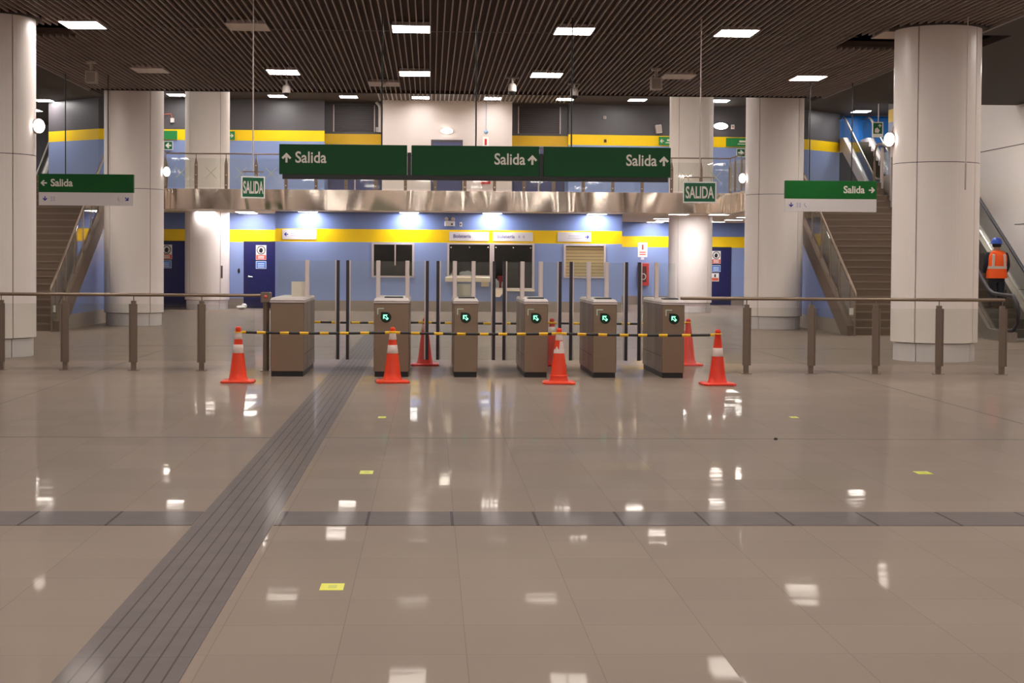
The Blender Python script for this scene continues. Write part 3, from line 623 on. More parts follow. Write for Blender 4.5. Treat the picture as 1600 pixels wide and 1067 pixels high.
# ------------------------------------------------------------------ columns
def column(x, y, top, label, joint=3.27):
    o = thing('column', label, 'column', (x, y, 0), 0, 'round clad columns')
    r = .705; ang = []
    for q in range(4):
        c0 = -PI/2+math.radians(43)+q*PI/2+(math.radians(4) if q % 2 else 0)
        ang += [(c0-.013, 0), (c0-.011, 1), (c0+.011, 1), (c0+.013, 0)]
    seam = sorted(ang); base = [2*PI*k/72-PI for k in range(72)]
    A = []
    lo = [c for c, d in seam]
    for t in base:
        if all(abs(((t-c+PI) % (2*PI))-PI) > .03 for c in lo): A.append((t, 0))
    A += [(((c+PI) % (2*PI))-PI, d) for c, d in seam]; A.sort()
    def shell(z0, z1, rr, m, gm):
        mbb = MB(); n = len(A)
        vs = [((rr-.02*d)*math.cos(t), (rr-.02*d)*math.sin(t), z) for z in (z0, z1) for t, d in A]
        fa = [(i, (i+1) % n, n+(i+1) % n, n+i) for i in range(n) if not (A[i][1] and A[(i+1) % n][1])]
        fb = [(i, (i+1) % n, n+(i+1) % n, n+i) for i in range(n) if (A[i][1] and A[(i+1) % n][1])]
        mbb.add(vs, fa+[tuple(range(n-1, -1, -1)), tuple(range(n, 2*n))], m, False); mbb.add(vs, fb, gm)
        return mbb
    shell(.31, joint-.006, r, CLAD, GAP).build('lower_cladding', o); shell(joint+.006, top, r, CLAD, GAP).build('upper_cladding', o)
    shell(0, .295, r-.045, CLADP, GAP).build('plinth', o)
    MB().lathe([(r-.05, .29), (r-.05, .315)], GAP, n=48).build('shadow_gap', o); MB().lathe([(r-.012, joint-.01), (r-.012, joint+.01)], GAP, n=48).build('joint_strip', o)
    return o
column(-7.16, 26.45, 6.55, 'nearest column on the left, cut by the left edge of the picture')
column(8.43, 26.45, 6.55, 'nearest and widest column on the right, in front of the escalator')
column(-7.16, 39.05, 7.6, 'second column on the left, behind the left hanging sign')
column(8.43, 39.05, 7.6, 'second column on the right, left of the right hanging sign')
column(-7.14, 51.65, 7.6, 'farthest left column, between the two navy doors and rising through the mezzanine')
column(8.43, 51.65, 7.6, 'farthest right column, lit white below the mezzanine next to the fire hose cabinet')
o = thing('wall_slot', 'thin dark slot on the face of the farthest left column', 'slot', (-6.62, 51.17, 1.0)); o.rotation_euler = (0, 0, .85)
MB().box(-.03, .03, -.02, .03, 0, .4, mat('slot_brown', (110, 90, 80), .5)).build('cover', o); MB().box(-.008, .008, -.024, -.02, .03, .37, BLACK).build('opening', o)

# work lights strapped to columns
def worklight(x, y, z, rz, label, tail=1):
    o = thing('work_light', label, 'light', (x, y, z), rz, 'round work lights on the columns')
    m = MB(); m.lathe([(.10, 0), (.125, -.03), (.125, -.08), (.11, -.085)], CAMW, n=24, axis='Y'); m.lathe([(0, 0), (.10, 0)], CAMW, n=24, axis='Y'); m.build('housing', o)
    MB().lathe([(0, -.125), (.06, -.118), (.11, -.085)], LAMPW, n=24, axis='Y').build('diffuser', o)
    if tail: MB().tube([(0, -.02, .12), (.05, -.015, .26), (.07, .0, .40), (.07, .0, .52)], .008, RED, n=6).build('cable', o)
    return o
def on_col(cx, cy, phi, r=.715): return cx+r*math.sin(phi), cy-r*math.cos(phi)   # phi from the -Y face towards +X
for cx, cy, phi, z, lab, tl in ((-7.16, 26.45, math.radians(92), 3.75, 'work light on the right side of the nearest left column', 0), (8.43, 26.45, math.radians(-100), 3.68, 'square-glowing work light with cable on the nearest right column', 1),
                       (-7.16, 39.05, math.radians(96), 3.71, 'work light on the right side of the second left column', 0), (8.43, 39.05, math.radians(-98), 3.68, 'work light with cable on the second right column', 1)):
    x, y = on_col(cx, cy, phi); worklight(x, y, z, phi-(.75 if phi > 0 else -.75), lab, tl)

# ------------------------------------------------------------------ ceiling lights
def panel_light(x, y, z, m, label, lit=True, w=.66, d=.85, group='square ceiling panel lights'):
    o = thing('ceiling_light', label, 'light', (x, y, z), 0, group)
    f = MB(); t = .02
    for (a, b, c, e) in ((-w/2, w/2, -d/2, -d/2+t), (-w/2, w/2, d/2-t, d/2), (-w/2, -w/2+t, -d/2+t, d/2-t), (w/2-t, w/2, -d/2+t, d/2-t)): f.box(a, b, c, e, -.02, .0, ALU)
    f.box(-w/2+t, w/2-t, -d/2+t, d/2-t, -.010, .05 if z < 5.51 else .0, ALU); f.build('frame', o); MB().box(-w/2+t, w/2-t, -d/2+t, d/2-t, -.016, -.0101, m).build('diffuser', o)
LX = [-5.80, -3.06, -.34, 2.40, 5.15, 7.90]
PN = ['leftmost', 'second from left', 'third from left', 'third from right', 'second from right', 'rightmost']
for i, x in enumerate(LX):
    lit = i not in (1, 5); panel_light(x, 27.0, 5.497, LAMPM if lit else UNLIT, '%s ceiling panel, %s, in the nearest row in view' % ('lit white' if lit else 'unlit beige', PN[i]))
    lit = i not in (0, 4); panel_light(x, 33.4, 5.497, LAMPM if lit else UNLIT, '%s ceiling panel, %s, in the second row' % ('lit white' if lit else 'unlit beige', PN[i]))
panel_light(-1.04, 35.45, 5.497, UNLIT, 'unlit beige ceiling panel with a stub pipe, between second row and ceiling edge')
for r, y in enumerate((20.6, 14.2, 7.8, 1.4, -5.0, -11.0)):
    for i, x in enumerate(LX):
        lit = not ((i*3+r) % 6 == 1)
        panel_light(x, y, 5.497, LAMPM if lit else UNLIT, 'square ceiling panel light over the foreground floor' if lit else 'unlit ceiling panel over the foreground floor', group='panel lights over the foreground')
UX = [(-9.27, 'behind the second left column'), (-5.62, 'right of the far left column'), (-3.02, 'before the left recess'), (-.38, 'first before the white upper wall'), (2.28, 'second before the white upper wall'), (4.94, 'before the right recess'), (7.61, 'left of the far right column'), (10.68, 'right of the far right column')]
for x, lab in UX: panel_light(x, 59.0, 7.597, LAMPU, 'lit panel on the high far ceiling, '+lab, group='panel lights on the high ceiling')
for x in (-9.27, -5.62, -3.02, -.38, 2.28, 4.94, 7.61, 10.68):
    for y in (40.5, 46.0, 52.5): panel_light(x, y, 7.597, LAMPU, 'unseen panel light added on the high ceiling over the mezzanine', group='hidden panel lights over the mezzanine')  # rows added out of sight to brighten the upper columns
panel_light(16.9, 62.5, 7.597, LAMPU, 'lit panel on the high ceiling beyond the right escalators', group='panel lights on the high ceiling')
panel_light(15.5, 58.7, 7.597, UNLIT, 'unlit panel on the high ceiling beyond the right hanging sign', group='panel lights on the high ceiling')
panel_light(-14.7, 61.6, 7.597, LAMPU, 'lit panel on the high ceiling above the left escalator', group='panel lights on the high ceiling')
panel_light(-16.15, 65.8, 7.597, LAMPU, 'lit panel on the high ceiling nearest the left escalator', group='panel lights on the high ceiling')
SF = [(9.0, 49.7, 'added close to the fascia to brighten the far right column'), (7.75, 49.75, 'in front of the far right column'), (-7.10, 51.0, 'in front of the far left column'), (-5.85, 50.9, 'right of the far left column'), (-5.9, 52.2, 'behind another near the left navy door'), (-3.82, 50.2, 'over the left end of the ticket office'), (-.66, 50.2, 'over the single office window'), (1.94, 50.2, 'over the ticket windows'), (5.23, 50.2, 'over the closed blind'),  # first lamp is added to brighten the far right column
      (7.99, 54.9, 'first left of the far right column'), (8.45, 57.6, 'second left of the far right column'), (8.4, 59.6, 'deepest left of the far right column'), (10.5, 58.5, 'deepest right of the far right column'), (10.6, 55.7, 'middle one right of the far right column'), (10.42, 52.5, 'nearest right of the far right column')]
for x, y, lab in SF: panel_light(x, y, 3.117, LAMPS, 'lit flat lamp under the mezzanine, '+lab, w=.62, d=.5, group='lamps under the mezzanine')
for x in (-10.6, 12.4): panel_light(x, 45.5, 3.117, LAMPS, 'lit lamp under the side gallery of the mezzanine', w=.62, d=.5, group='lamps under the side galleries')
for x, y in ((-11.5, 31), (-11.5, 35.5), (-9.7, 35.6), (12.3, 31), (11.3, 35), (12.0, 37.8)): panel_light(x, y, 5.525, LAMPM, 'unseen panel light added in the plain side ceiling', group='unseen panel lights in the side ceilings')  # unseen lamps added as fill for the columns
for x in (-11.5, -14.5, 11.5, 14.5):
    for y in (8.0, 20.0, 26.0): panel_light(x, y, 5.525, LAMPM, 'unseen panel light added in the plain side ceiling', group='unseen panel lights in the side ceilings')  # lamps kept out of view, only their light reaches the hall

# ceiling cameras and boxes
def dome_camera(x, y, drop, label, k=1.0):
    o = thing('dome_camera', label, 'security camera', (x, y, 5.5), 0, 'dome cameras on ceiling stems')
    MB().box(-.14, .14, -.08, .08, -.025, 0, TRIM).build('mount_plate', o); MB().tube([(0, 0, -.02), (0, 0, -drop+.16)], .022, CAMW, n=10).build('stem', o)
    MB().lathe([(0, -drop+.17), (.05, -drop+.17), (.085, -drop+.13), (.09, -drop+.02), (.08, -drop)], CAMW, n=24).build('housing', o)
    MB().lathe([(.074, -drop), (.07, -drop-.04), (.045, -drop-.075), (0, -drop-.085)], mat('camera_dome_%d' % int(x*10), (30, 28, 28), .1, noise=0), n=24).build('dome', o)
dome_camera(-3.12, 34.8, .30, 'dome camera on a stem below the ceiling, left one'); dome_camera(1.72, 34.0, .30, 'dome camera on a stem above the middle overhead sign'); dome_camera(3.13, 35.0, .27, 'dome camera on a stem, right one of three')
for x, y, lab in ((-6.72, 32.1, 'warm grey speaker box on a stem under the ceiling at left'), (4.52, 32.15, 'warm grey speaker box on a stem under the ceiling at right')):
    o = thing('ceiling_speaker', lab, 'speaker', (x, y, 5.5), 0, 'box speakers on stems'); MB().box(-.09, .09, -.09, .09, -.04, 0, BOXG).build('mount_plate', o); MB().tube([(0, 0, -.03), (0, 0, -.2)], .035, BOXG, n=10).build('stem', o)
    MB().bevbox(-.11, .11, -.11, .11, -.43, -.19, BOXG, .012).build('box', o); MB().box(-.085, .085, -.114, -.11, -.41, -.22, mat('grille_grey_%d' % int(x), (150, 136, 124), .6)).build('grille', o)
o = thing('ceiling_stub', 'short pale stub hanging below the unlit ceiling panel left of centre', 'pipe stub', (-1.02, 34.9, 5.48)); MB().lathe([(0, 0), (.05, 0), (.045, -.12), (0, -.12)], BOXG, n=14).build('stub', o); MB().lathe([(0, -.12), (.025, -.12), (.02, -.16), (0, -.16)], BLACK, n=10).build('tip', o)

# ------------------------------------------------------------------ hanging signs
o = thing('overhead_sign', 'long dark green three-panel overhead sign reading Salida above the turnstiles', 'sign', (0, 25.6, 2.96))
MB().box(-2.35, 3.80, -.05, .05, -.075, .0, BLACK).build('beam', o)
tilt = .0
for i, (x0, x1) in enumerate(((-2.40, -.375), (-.306, 1.731), (1.80, 3.84))):
    p = MB().bevbox(x0, x1, -.06, .06, .0, .475, GREEN, .004).build('sign_panel', o)
    a = MB()
    if i == 0:
        arrow(a, x0+.115, .26, .155, 0, -.0605, WLET); a.build('arrow', p); text('lettering', 'Salida', .25, WLET, p, x0+.25, -.062, .185, .004, .88)
    else:
        arrow(a, x1-.11, .26, .155, 0, -.0605, WLET); a.build('arrow', p); text('lettering', 'Salida', .25, WLET, p, x1-.72, -.062, .185, .004, .88)
for x in (-.34, 1.765): MB().box(x-.03, x+.03, -.045, .045, .0, .36, BLACK).build('joint_cover', o)
for x in (-.78, .72, 2.25): MB().tube([(x, .02, .47), (x, .02, 2.54)], .012, BLACK, n=8).build('hanger_rod', o)
def side_sign(cx, y, label, right, g):
    o = thing('hanging_sign', label, 'sign', (cx, y, 2.72), 0); w = .995
    MB().bevbox(-w, w, -.05, .05, 0, .28, WSIGN, .004).build('white_panel', o); gp = MB().bevbox(-w, w, -.052, .052, .275, .665, g, .004).build('green_panel', o)
    a = MB()
    if not right:
        arrow(a, -w+.105, .47, .135, PI/2, -.0525, WLET); a.build('arrow', gp); text('lettering', 'Salida', .215, WLET, gp, -w+.25, -.054, .405, .005, .95)
        b = MB(); arrow(b, -w+.13, .14, .1, PI, -.0505, BLUEINK); arrow(b, w-.14, .14, .1, -PI*.75, -.0505, BLUEINK); b.build('small_arrows', o)
        c = MB()
        for k in range(2):
            for j in range(3): c.box(-w+.25+k*.055, -w+.285+k*.055, -.053, -.05, .09+j*.035, .115+j*.035, LAV)
        c.tube([(w-.31, -.052, .18), (w-.33, -.052, .14), (w-.29, -.052, .09)], .009, LAV, n=6); c.build('pictograms', o)
    else:
        arrow(a, w-.105, .47, .135, -PI/2, -.0525, WLET); a.build('arrow', gp); text('lettering', 'Salida', .215, WLET, gp, w-.725, -.054, .405, .005, .95)
        b = MB(); arrow(b, -w+.13, .14, .1, PI, -.0505, BLUEINK); b.build('small_arrows', o)
        c = MB()
        for k in range(2):
            for j in range(3): c.box(-w+.25+k*.055, -w+.285+k*.055, -.053, -.05, .09+j*.035, .115+j*.035, LAV)
        c.tube([(-w+.43, -.052, .18), (-w+.42, -.052, .14), (-w+.47, -.052, .09)], .009, LAV, n=6); c.build('pictograms', o)
    for x in ((-.45, .445) if not right else (-.46, .46)): MB().tube([(x, .02, .66), (x, .02, 2.84 if not right else 2.79)], .012, BLACK, n=8).build('hanger_rod', o)
side_sign(-7.285, 34.3, 'hanging sign at left, dark green Salida with left arrow over a white strip', False, mat('sign_green_mid', (14, 84, 34), .55, spec=.25, noise=.015))
side_sign(8.63, 34.3, 'hanging sign at right, bright green Salida with right arrow over a white strip', True, GREENB)
def exit_board(x, y, ztop, w, h, rz, label, rod_top=5.5):
    o = thing('exit_sign', label, 'sign', (x, y, ztop), rz, 'square SALIDA boards on rods')
    MB().box(-w/2, w/2, -.012, .012, -h, 0, PAPER).build('board', o); MB().box(-w/2+.02, w/2-.02, -.016, -.012, -h+.022, -.02, GREENE).build('green_field', o)
    text('lettering', 'SALIDA', h*.78, WLET, o, 0, -.018, -h*.77, .006, w*.86/(h*.78*3.35), 'CENTER')
    MB().tube([(-w/2+.02, 0, .07), (w/2-.02, 0, .07)], .009, STEEL, n=8).build('cross_bar', o)
    for s in (-.34, .34): MB().tube([(s*w, 0, 0), (s*w, 0, .07)], .004, STEEL, n=6).build('hook', o)
    MB().tube([(0, 0, .07), (0, 0, rod_top-ztop)], .010, ALU, n=8).build('hanger_rod', o)
exit_board(-2.665, 24.2, 2.85, .36, .33, .32, 'small green SALIDA board hanging left of the overhead sign')
exit_board(4.32, 25.6, 2.90, .535, .34, -.10, 'small green SALIDA board hanging right of the overhead sign')
o = thing('hanging_rod', 'thin loose hanger rod in front of the nearest right column', 'rod', (8.44, 25.0, 3.2)); MB().tube([(0, 0, .0), (0, 0, 2.3)], .008, ALU, n=6).build('rod', o); MB().tube([(0, 0, -.42), (0, 0, 0)], .013, BOXG, n=6).build('hook_end', o)
o = thing('exit_sign', 'small upright green evacuation sign on a rod beyond the right stairs', 'sign', (12.9, 45.9, 5.26)); MB().box(-.16, .16, -.02, .02, 0, .44, PAPER).build('board', o); MB().box(-.13, .13, -.024, -.02, .1, .41, GREENE).build('green_field', o)
a = MB(); arrow(a, .06, .33, .1, 0, -.024, WLET); a.prism([(-.09, .14), (.02, .12), (.06, .2), (-.02, .28), (-.08, .24)], -.027, -.024, WLET); a.build('pictogram', o); MB().tube([(.02, 0, .44), (.02, 0, 2.34)], .015, ALU, n=8).build('hanger_rod', o)

# ------------------------------------------------------------------ stairs
def stairs(x0, x1, y0, n, label, inner):
    o = thing('staircase', label, 'stairs', ((x0+x1)/2, y0, 0), 0, 'stairs up to the mezzanine'); w = (x1-x0)/2; rise = 3.74/n; run = .298
    m = MB(); pts = [(0, 0)]
    for i in range(n): pts += [(i*run, (i+1)*rise), ((i+1)*run, (i+1)*rise)]
    pts += [(n*run, 3.12), (n*run-.6, 3.0), (.7, 0)]
    m.prism(pts, -w+.14 if inner < 0 else -w, w if inner < 0 else w-.14, STONE, 'YZ'); st = m.build('steps', o)
    m = MB()
    for i in range(n): m.box(-w+.15, w-.15, i*run-.012, i*run+.03, (i+1)*rise-.03, (i+1)*rise+.004, STONEN)
    m.build('nosings', o)
    # sloping stone string on the hall side with blue panel below
    xa, xb = (-w, -w+.14) if inner < 0 else (w-.14, w); L = n*run
    MB().prism([(-.12, 0), (.42, 0), (L, 3.36), (L, 3.82), (-.12, .22)], xa, xb, STONE, 'YZ').build('string', o)
    xc, xd = (xa+.02, xb-.01) if inner < 0 else (xa+.01, xb-.02)
    MB().prism([(.9, .33), (L, .33), (L, 3.30)], xc, xd, BLUED, 'YZ').build('side_panel', o); MB().prism([(.47, 0), (L, 0), (L, .33), (1.0, .33)], xc, xd, SKIRT, 'YZ').build('side_skirting', o)
    return o
stairs(-10.95, -8.12, 35.5, 22, 'brown stone staircase at left, between the two left columns', 1)
stairs(9.32, 11.85, 35.5, 22, 'brown stone staircase at right, behind the right hanging sign', -1)
def stair_rail(x, label, y0=34.95, n=7, glassy=True):
    o = thing('stair_railing', label, 'railing', (x, y0, 0)); s = .5705; L = 7.0
    z = lambda y: max(0.0, (y-.45)*s+.10) if y > .45 else 0.0
    MB().tube([(0, 0, .82), (0, .02, .93), (0, .08, .97), (0, L, .97+(L-.08)*s)], .026, STEEL, n=10).build('handrail', o)
    for k in range(n+1):
        y = .55+k*(L-.7)/n; zb = z(y); MB().box(-.012, .012, y-.03, y+.03, zb, .95+(y-.08)*s, STEEL).build('post', o)
        if k < n:
            y2 = y+(L-.7)/n
            MB().hexa([(-.005, y+.05, z(y)+.14), (.005, y+.05, z(y)+.14), (.005, y2-.05, z(y2)+.10), (-.005, y2-.05, z(y2)+.10), (-.005, y+.05, .88+(y-.05)*s), (.005, y+.05, .88+(y-.05)*s), (.005, y2-.05, .82+(y2-.05)*s), (-.005, y2-.05, .82+(y2-.05)*s)], GLASS).build('glass_pane', o)
    MB().hexa([(-.005, .1, .03), (.005, .1, .03), (.005, .5, .10), (-.005, .5, .10), (-.005, .1, .87), (.005, .1, .87), (.005, .5, 1.12), (-.005, .5, 1.12)], GLASS).build('glass_pane', o)
    MB().box(-.012, .012, .06, .12, 0, .9, STEEL).build('post', o)
    return o
r1 = stair_rail(-8.2, 'glass railing with sloping steel handrail on the left stairs'); MB().box(-.02, .02, .35, .37, .42, .57, PAPER).build('white_label', r1)
r2 = stair_rail(9.4, 'glass railing with sloping steel handrail on the left edge of the right stairs'); MB().box(-.11, -.02, .14, .15, .47, .62, PAPER).build('white_label', r2)
o = thing('stair_railing', 'steel post railing on the right edge of the right stairs, beside the escalator', 'railing', (11.88, 35.0, 0)); s = .5705
MB().tube([(0, .1, .98), (0, 5.6, .98+5.5*s), (0, 6.2, 4.62), (0, 6.9, 4.78), (0, 7.3, 4.76), (0, 7.5, 4.6), (0, 7.52, 4.3), (0, 7.5, 3.74)], .03, STEEL, n=10).build('handrail', o)
for y in (.9, 1.85, 2.8, 3.75, 4.9, 5.9, 6.8): MB().box(-.035, .035, y-.03, y+.03, max(.02, (y-.5)*s-.2), .95+y*s if y < 5.8 else 4.66, ALU).build('post', o)

# ------------------------------------------------------------------ escalators
def escalator(x0, x1, y0, h, label, base_z=0.0, slope=.577, name='escalator', pale=False):
    o = thing(name, label, 'escalator', ((x0+x1)/2, y0, base_z), 0, 'escalators'); w = (x1-x0)/2; L = h/slope
    deck = WSIGN if pale else ESC
    m = MB(); n = int(h/.2)
    m.box(-w+.12, w-.12, -.9, .3, 0, .03, ESC)
    for i in range(n):
        y = .3+i*(L/n); m.box(-w+.12, w-.12, y, y+L/n+.02, i*h/n-.15+.03, (i+1)*h/n, ESCS)
    m.box(-w+.12, w-.12, .3+L, 1.6+L, h-.1, h, ESC); m.build('steps', o)
    for s in (-1, 1):
        a, b = (-w-.06, -w+.12) if s < 0 else (w-.12, w+.06)
        MB().prism([(-1.15, 0), (.35, 0), (.3+L, h-.35), (1.9+L, h-.35), (1.9+L, h+.18), (.15+L, h+.18), (.1, .24), (-1.15, .20)], a, b, deck, 'YZ').build('skirt', o)
        c = s*w*.985; g = MB(); g.prism([(-1.2, .2), (.05, .24), (.1+L, h+.18), (1.8+L, h+.18), (2.0+L, h+.5), (1.85+L, h+.88), (.15+L, h+.88), (.15, .92), (-1.2, .88), (-1.42, .6)], c-.006, c+.006, GLASS, 'YZ'); g.build('glass_balustrade', o)
        pts = [(c, -.9, .22), (c, -1.25, .26), (c, -1.46, .42), (c, -1.50, .60), (c, -1.44, .80), (c, -1.2, .96), (c, -.3, .98), (c, .02, 1.0), (c, .3, 1.09), (c, .1+L, h+.92), (c, .4+L, h+1.0), (c, 1.8+L, h+1.0), (c, 2.1+L, h+.84), (c, 2.18+L, h+.55), (c, 2.1+L, h+.3), (c, 1.9+L, h+.2)]
        MB().tube(pts, .04, RUBBER if not pale else ESC, n=10).build('handrail', o)
    return o
escalator(12.0, 13.06, 33.7, 3.74, 'escalator at far right behind the nearest right column, carrying a worker')
escalator(16.45, 17.5, 58.6, 2.7, 'pale escalator beyond the right stairs, rising under a blue tarpaulin', 3.74, .6, pale=True)
escalator(-15.75, -14.7, 64.3, 2.7, 'pale escalator beyond the left stairs, beside the nearest left column', 3.74, .69, pale=True)
# black trim at the foot of the near escalator
mb = MB(); nx, ny = 26, 14; X0, X1, Z0, Z1 = 16.1, 19.4, 6.12, 7.58
vs = []; fs = []
for j in range(ny+1):
    for i in range(nx+1):
        u, v = i/nx, j/ny; vs.append((X0+(X1-X0)*u, 64.4+.05*math.sin(u*26+v*3)*(1-v*.6)+.03*math.sin(u*61+1), Z0+(Z1-Z0)*v+.04*math.sin(u*9)*(1-v)))
for j in range(ny):
    for i in range(nx): fs.append((j*(nx+1)+i, j*(nx+1)+i+1, (j+1)*(nx+1)+i+1, (j+1)*(nx+1)+i))
mb.add(vs, fs, TARP, True); tp = tag(mb.build('tarpaulin'), 'bright blue tarpaulin hanging above the pale right escalator', 'tarpaulin')
sm = tp.modifiers.new('s', 'SOLIDIFY'); sm.thickness = .01
# side walls
mb = MB(); mb.box(14.42, 14.6, 46, 50.1, 3.74, 6.05, BLUE); mb.box(14.42, 14.6, 46, 50.1, 6.05, 6.45, YELLOW); mb.box(14.42, 14.6, 46, 50.1, 6.45, 7.6, DARKW); struct(mb.build('wall_side_gallery_right'))
mb = MB(); mb.box(14.42, 14.6, 12, 39.0, 0, 5.53, CLAD)
for z in (1.0, 2.6, 4.55): mb.box(14.408, 14.42, 12, 39.0, z-.008, z+.008, GAP)
mb.box(14.42, 14.6, 39.0, 46, 3.12, 7.6, CLAD)
for z in (4.55,): mb.box(14.408, 14.42, 39, 46, z-.008, z+.008, GAP)
struct(mb.build('wall_right'))
mb = MB(); mb.box(14.42, 14.6, 39.0, 52, 0, 3.12, CLAD); struct(mb.build('wall_right_lower'))
mb = MB(); mb.box(-14.0, -13.85, 12, 42, 0, 5.53, CLAD); struct(mb.build('wall_left'))
mb = MB(); mb.box(9.3, 14.42, 41.9, 42.0, 0, .01, SKIRT); 
struct(MB().box(XL, XR, YN-.2, YN, 0, 6.6, CLAD).build('wall_back'))
struct(MB().box(XL, XR, 73, 73.2, 3.74, 7.6, DARKW).build('wall_far'))

# ------------------------------------------------------------------ turnstiles
TS = [(-2.18, -1.722), (-.765, -.283), (.33, .663), (1.30, 1.63), (2.255, 2.58), (3.212, 3.522)]
TL = ['wide steel turnstile cabinet at the left end, without a lit arrow', 'wide steel turnstile with lit green arrow, right of the wide passage', 'narrow steel turnstile with green arrow, third from the left', 'steel turnstile with green arrow, third from the right', 'steel turnstile with green arrow and red cone reflected in its side', 'steel turnstile with green arrow at the right end of the row']
BARS = [(-1.318, -1.18), (-.038, .115), (.923, 1.071), (1.878, 2.036), (2.839, 3.028)]
def leaf(parent, cx, xa, xb, s):
    """swing panel: glass from the post to a dark leading edge; s = +1 when it points right"""
    x0, x1 = sorted((xa, xb)); MB().box(x0-cx, x1-cx, 1.045, 1.057, .18, 1.59, GLASS).build('glass_leaf', parent)
    e = MB(); e.box(xb-cx-.022, xb-cx+.022, 1.03, 1.075, .175, 1.60, RUBBER); k = xb-cx-.030*s; e.box(k-.010, k+.010, 1.035, 1.07, .18, 1.60, ALU); e.build('edge_strip', parent)
for i, (x0, x1) in enumerate(TS):
    cx = (x0+x1)/2; w = (x1-x0)/2
    t = thing('turnstile', TL[i], 'turnstile', (cx, 22.0, 0), 0, 'row of turnstiles')
    MB().bevbox(-w+.012, w-.012, .02, 1.98, 0, .075, BLACK, .004).build('plinth', t)
    b = MB(); b.bevbox(-w, w, 0, 2.0, .075, 1.015, STEEL, .008); b.build('cabinet', t)
    g = MB()
    for s in (-1, 1): g.box(s*w-.0012, s*w+.0012, .62, .626, .08, 1.01, GAP); g.box(s*w-.0012, s*w+.0012, .1, 1.9, .30, .306, GAP); g.box(s*w-.0012, s*w+.0012, 1.45, 1.456, .08, 1.01, GAP)
    g.build('panel_seams', t)
    c = MB(); c.hexa([(-w-.006, -.006, 1.015), (w+.006, -.006, 1.015), (w+.006, 2.0, 1.015), (-w-.006, 2.0, 1.015), (-w-.006, -.006, 1.038), (w+.006, -.006, 1.038), (w+.006, 2.0, 1.038), (-w-.006, 2.0, 1.038)], CAPM)
    c.box(-w, w, 0, 2.0, 1.038, 1.046, GAP); c.hexa([(-w-.006, -.004, 1.046), (w+.006, -.004, 1.046), (w+.006, 2.0, 1.046), (-w-.006, 2.0, 1.046), (-w+.01, .06, 1.078), (w-.01, .06, 1.078), (w-.01, 1.96, 1.078), (-w+.01, 1.96, 1.078)], CAPM); c.build('top_cap', t)
    if i:
        rd = MB(); ww = min(w-.05, .13); rd.bevbox(-ww+.02, ww+.02, .35, .62, 1.078, 1.098, BLACK, .008); rd.build('card_reader', t)
        lx = -w+.045; mk = MB(); mk.box(lx, lx+.014, -.003, 0, .86, .945, PALEG); mk.box(lx, lx+.09, -.003, 0, .935, .948, PALEG); mk.build('corner_mark', t)
        dx = -w+.165; dz = .82; r = .073; pts = [(dx+r*math.cos(q), dz+r*math.sin(q)) for q in [math.radians(a_) for a_ in range(-178, 91, 12)]]+[(dx-r*.92, dz+r*1.0)]
        d = MB().prism(pts, -.012, 0, DBG).build('indicator_disc', t)
        k = .038; A = [(-k, k), (k*.55, k), (k*.1, k*.5), (k*.95, -k*.35), (k*.95-k*.02, -k*.42), (k*.35, -k*1.0), (-k*.5, -k*.1), (-k, -k*.55)]
        ring_ = MB(); A2 = [(x*.52-.002, z*.52+.002) for x, z in A]
        n = len(A)
        for q in range(n):
            p, q2 = A[q], A[(q+1) % n]; r1_, r2_ = A2[q], A2[(q+1) % n]
            ring_.prism([(dx+p[0], dz+p[1]), (dx+q2[0], dz+q2[1]), (dx+r2_[0], dz+r2_[1]), (dx+r1_[0], dz+r1_[1])], -.015, -.0119, ARROWG)
        ring_.build('green_arrow', d)
    else:
        MB().box(-w+.2, w-.035, 1.0, 1.008, 1.078, 1.29, BEIGE).build('privacy_panel', t)
    if i == 2: MB().box(-w+.07, w-.07, 1.2, 1.208, 1.078, 1.27, BEIGE).build('privacy_panel', t)
    posts = []
    if i > 0: posts.append((-w+.025 if i < 5 else -w+.05, -1))
    if i < 5: posts.append((w-.04 if i else w-.03, 1))
    for px, s in posts:
        MB().bevbox(px-.029, px+.029, .90, 1.0, 1.075, 1.60, ALU, .006).build('upright', t)
    if i > 0: leaf(t, cx, x0, BARS[i-1][1], -1)
    if i < 5: leaf(t, cx, x1, BARS[i][0], 1)
    if i == 0: MB().box(-w+.01, w-.06, 1.05, 1.06, 1.078, 1.59, GLASS).build('fixed_glass', t)
    elif i == 5: MB().box(-w+.08, w+.02, 1.05, 1.06, 1.078, 1.59, GLASS).build('fixed_glass', t)
    else: MB().box(-w+.055, w-.07, 1.05, 1.06, 1.078, 1.59, GLASS).build('fixed_glass', t)

# ------------------------------------------------------------------ barrier railings
def barrier(y, xs, xa, xb, label, flip):
    o = thing('barrier_railing', label, 'railing', (0, y, 0)); p0 = None
    for x in xs:
        p = thing
        m = MB(); m.box(-.034, .034, -.03, .03, .006, 1.0, STEELD); m.box(-.075, .075, -.05, .05, 0, .008, STEELD)
        s = 1 if flip else -1
        m.box(-.06, .036, -.048, -.03, .12, .955, STEELD) if not flip else m.box(-.036, .06, -.048, -.03, .12, .955, STEELD)
        m.box(.042 if not flip else -.06, .06 if not flip else -.042, -.045, .0, .12, .955, STEELD)
        m.tube([(0, 0, 1.0), (0, 0, 1.075)], .008, STEELD, n=8)
        m.build('post', o, (x, 0, 0))
    MB().tube([(xa, 0, 1.085), (xb, 0, 1.085)], .024, STEEL, n=12).build('handrail', o)
    X = sorted(list(xs)+[xa+.06 if abs(xs[0]-xa) > .3 else xs[0]]+([xb-.06] if abs(xb-xs[-1]) > .3 else []))
    X = sorted(set(X))
    for a, b in zip(X, X[1:]):
        if b-a > .2: MB().box(a+.05, b-.05, -.036, -.026, .14, .955, GLASSR).build('glass_pane', o)
    return o
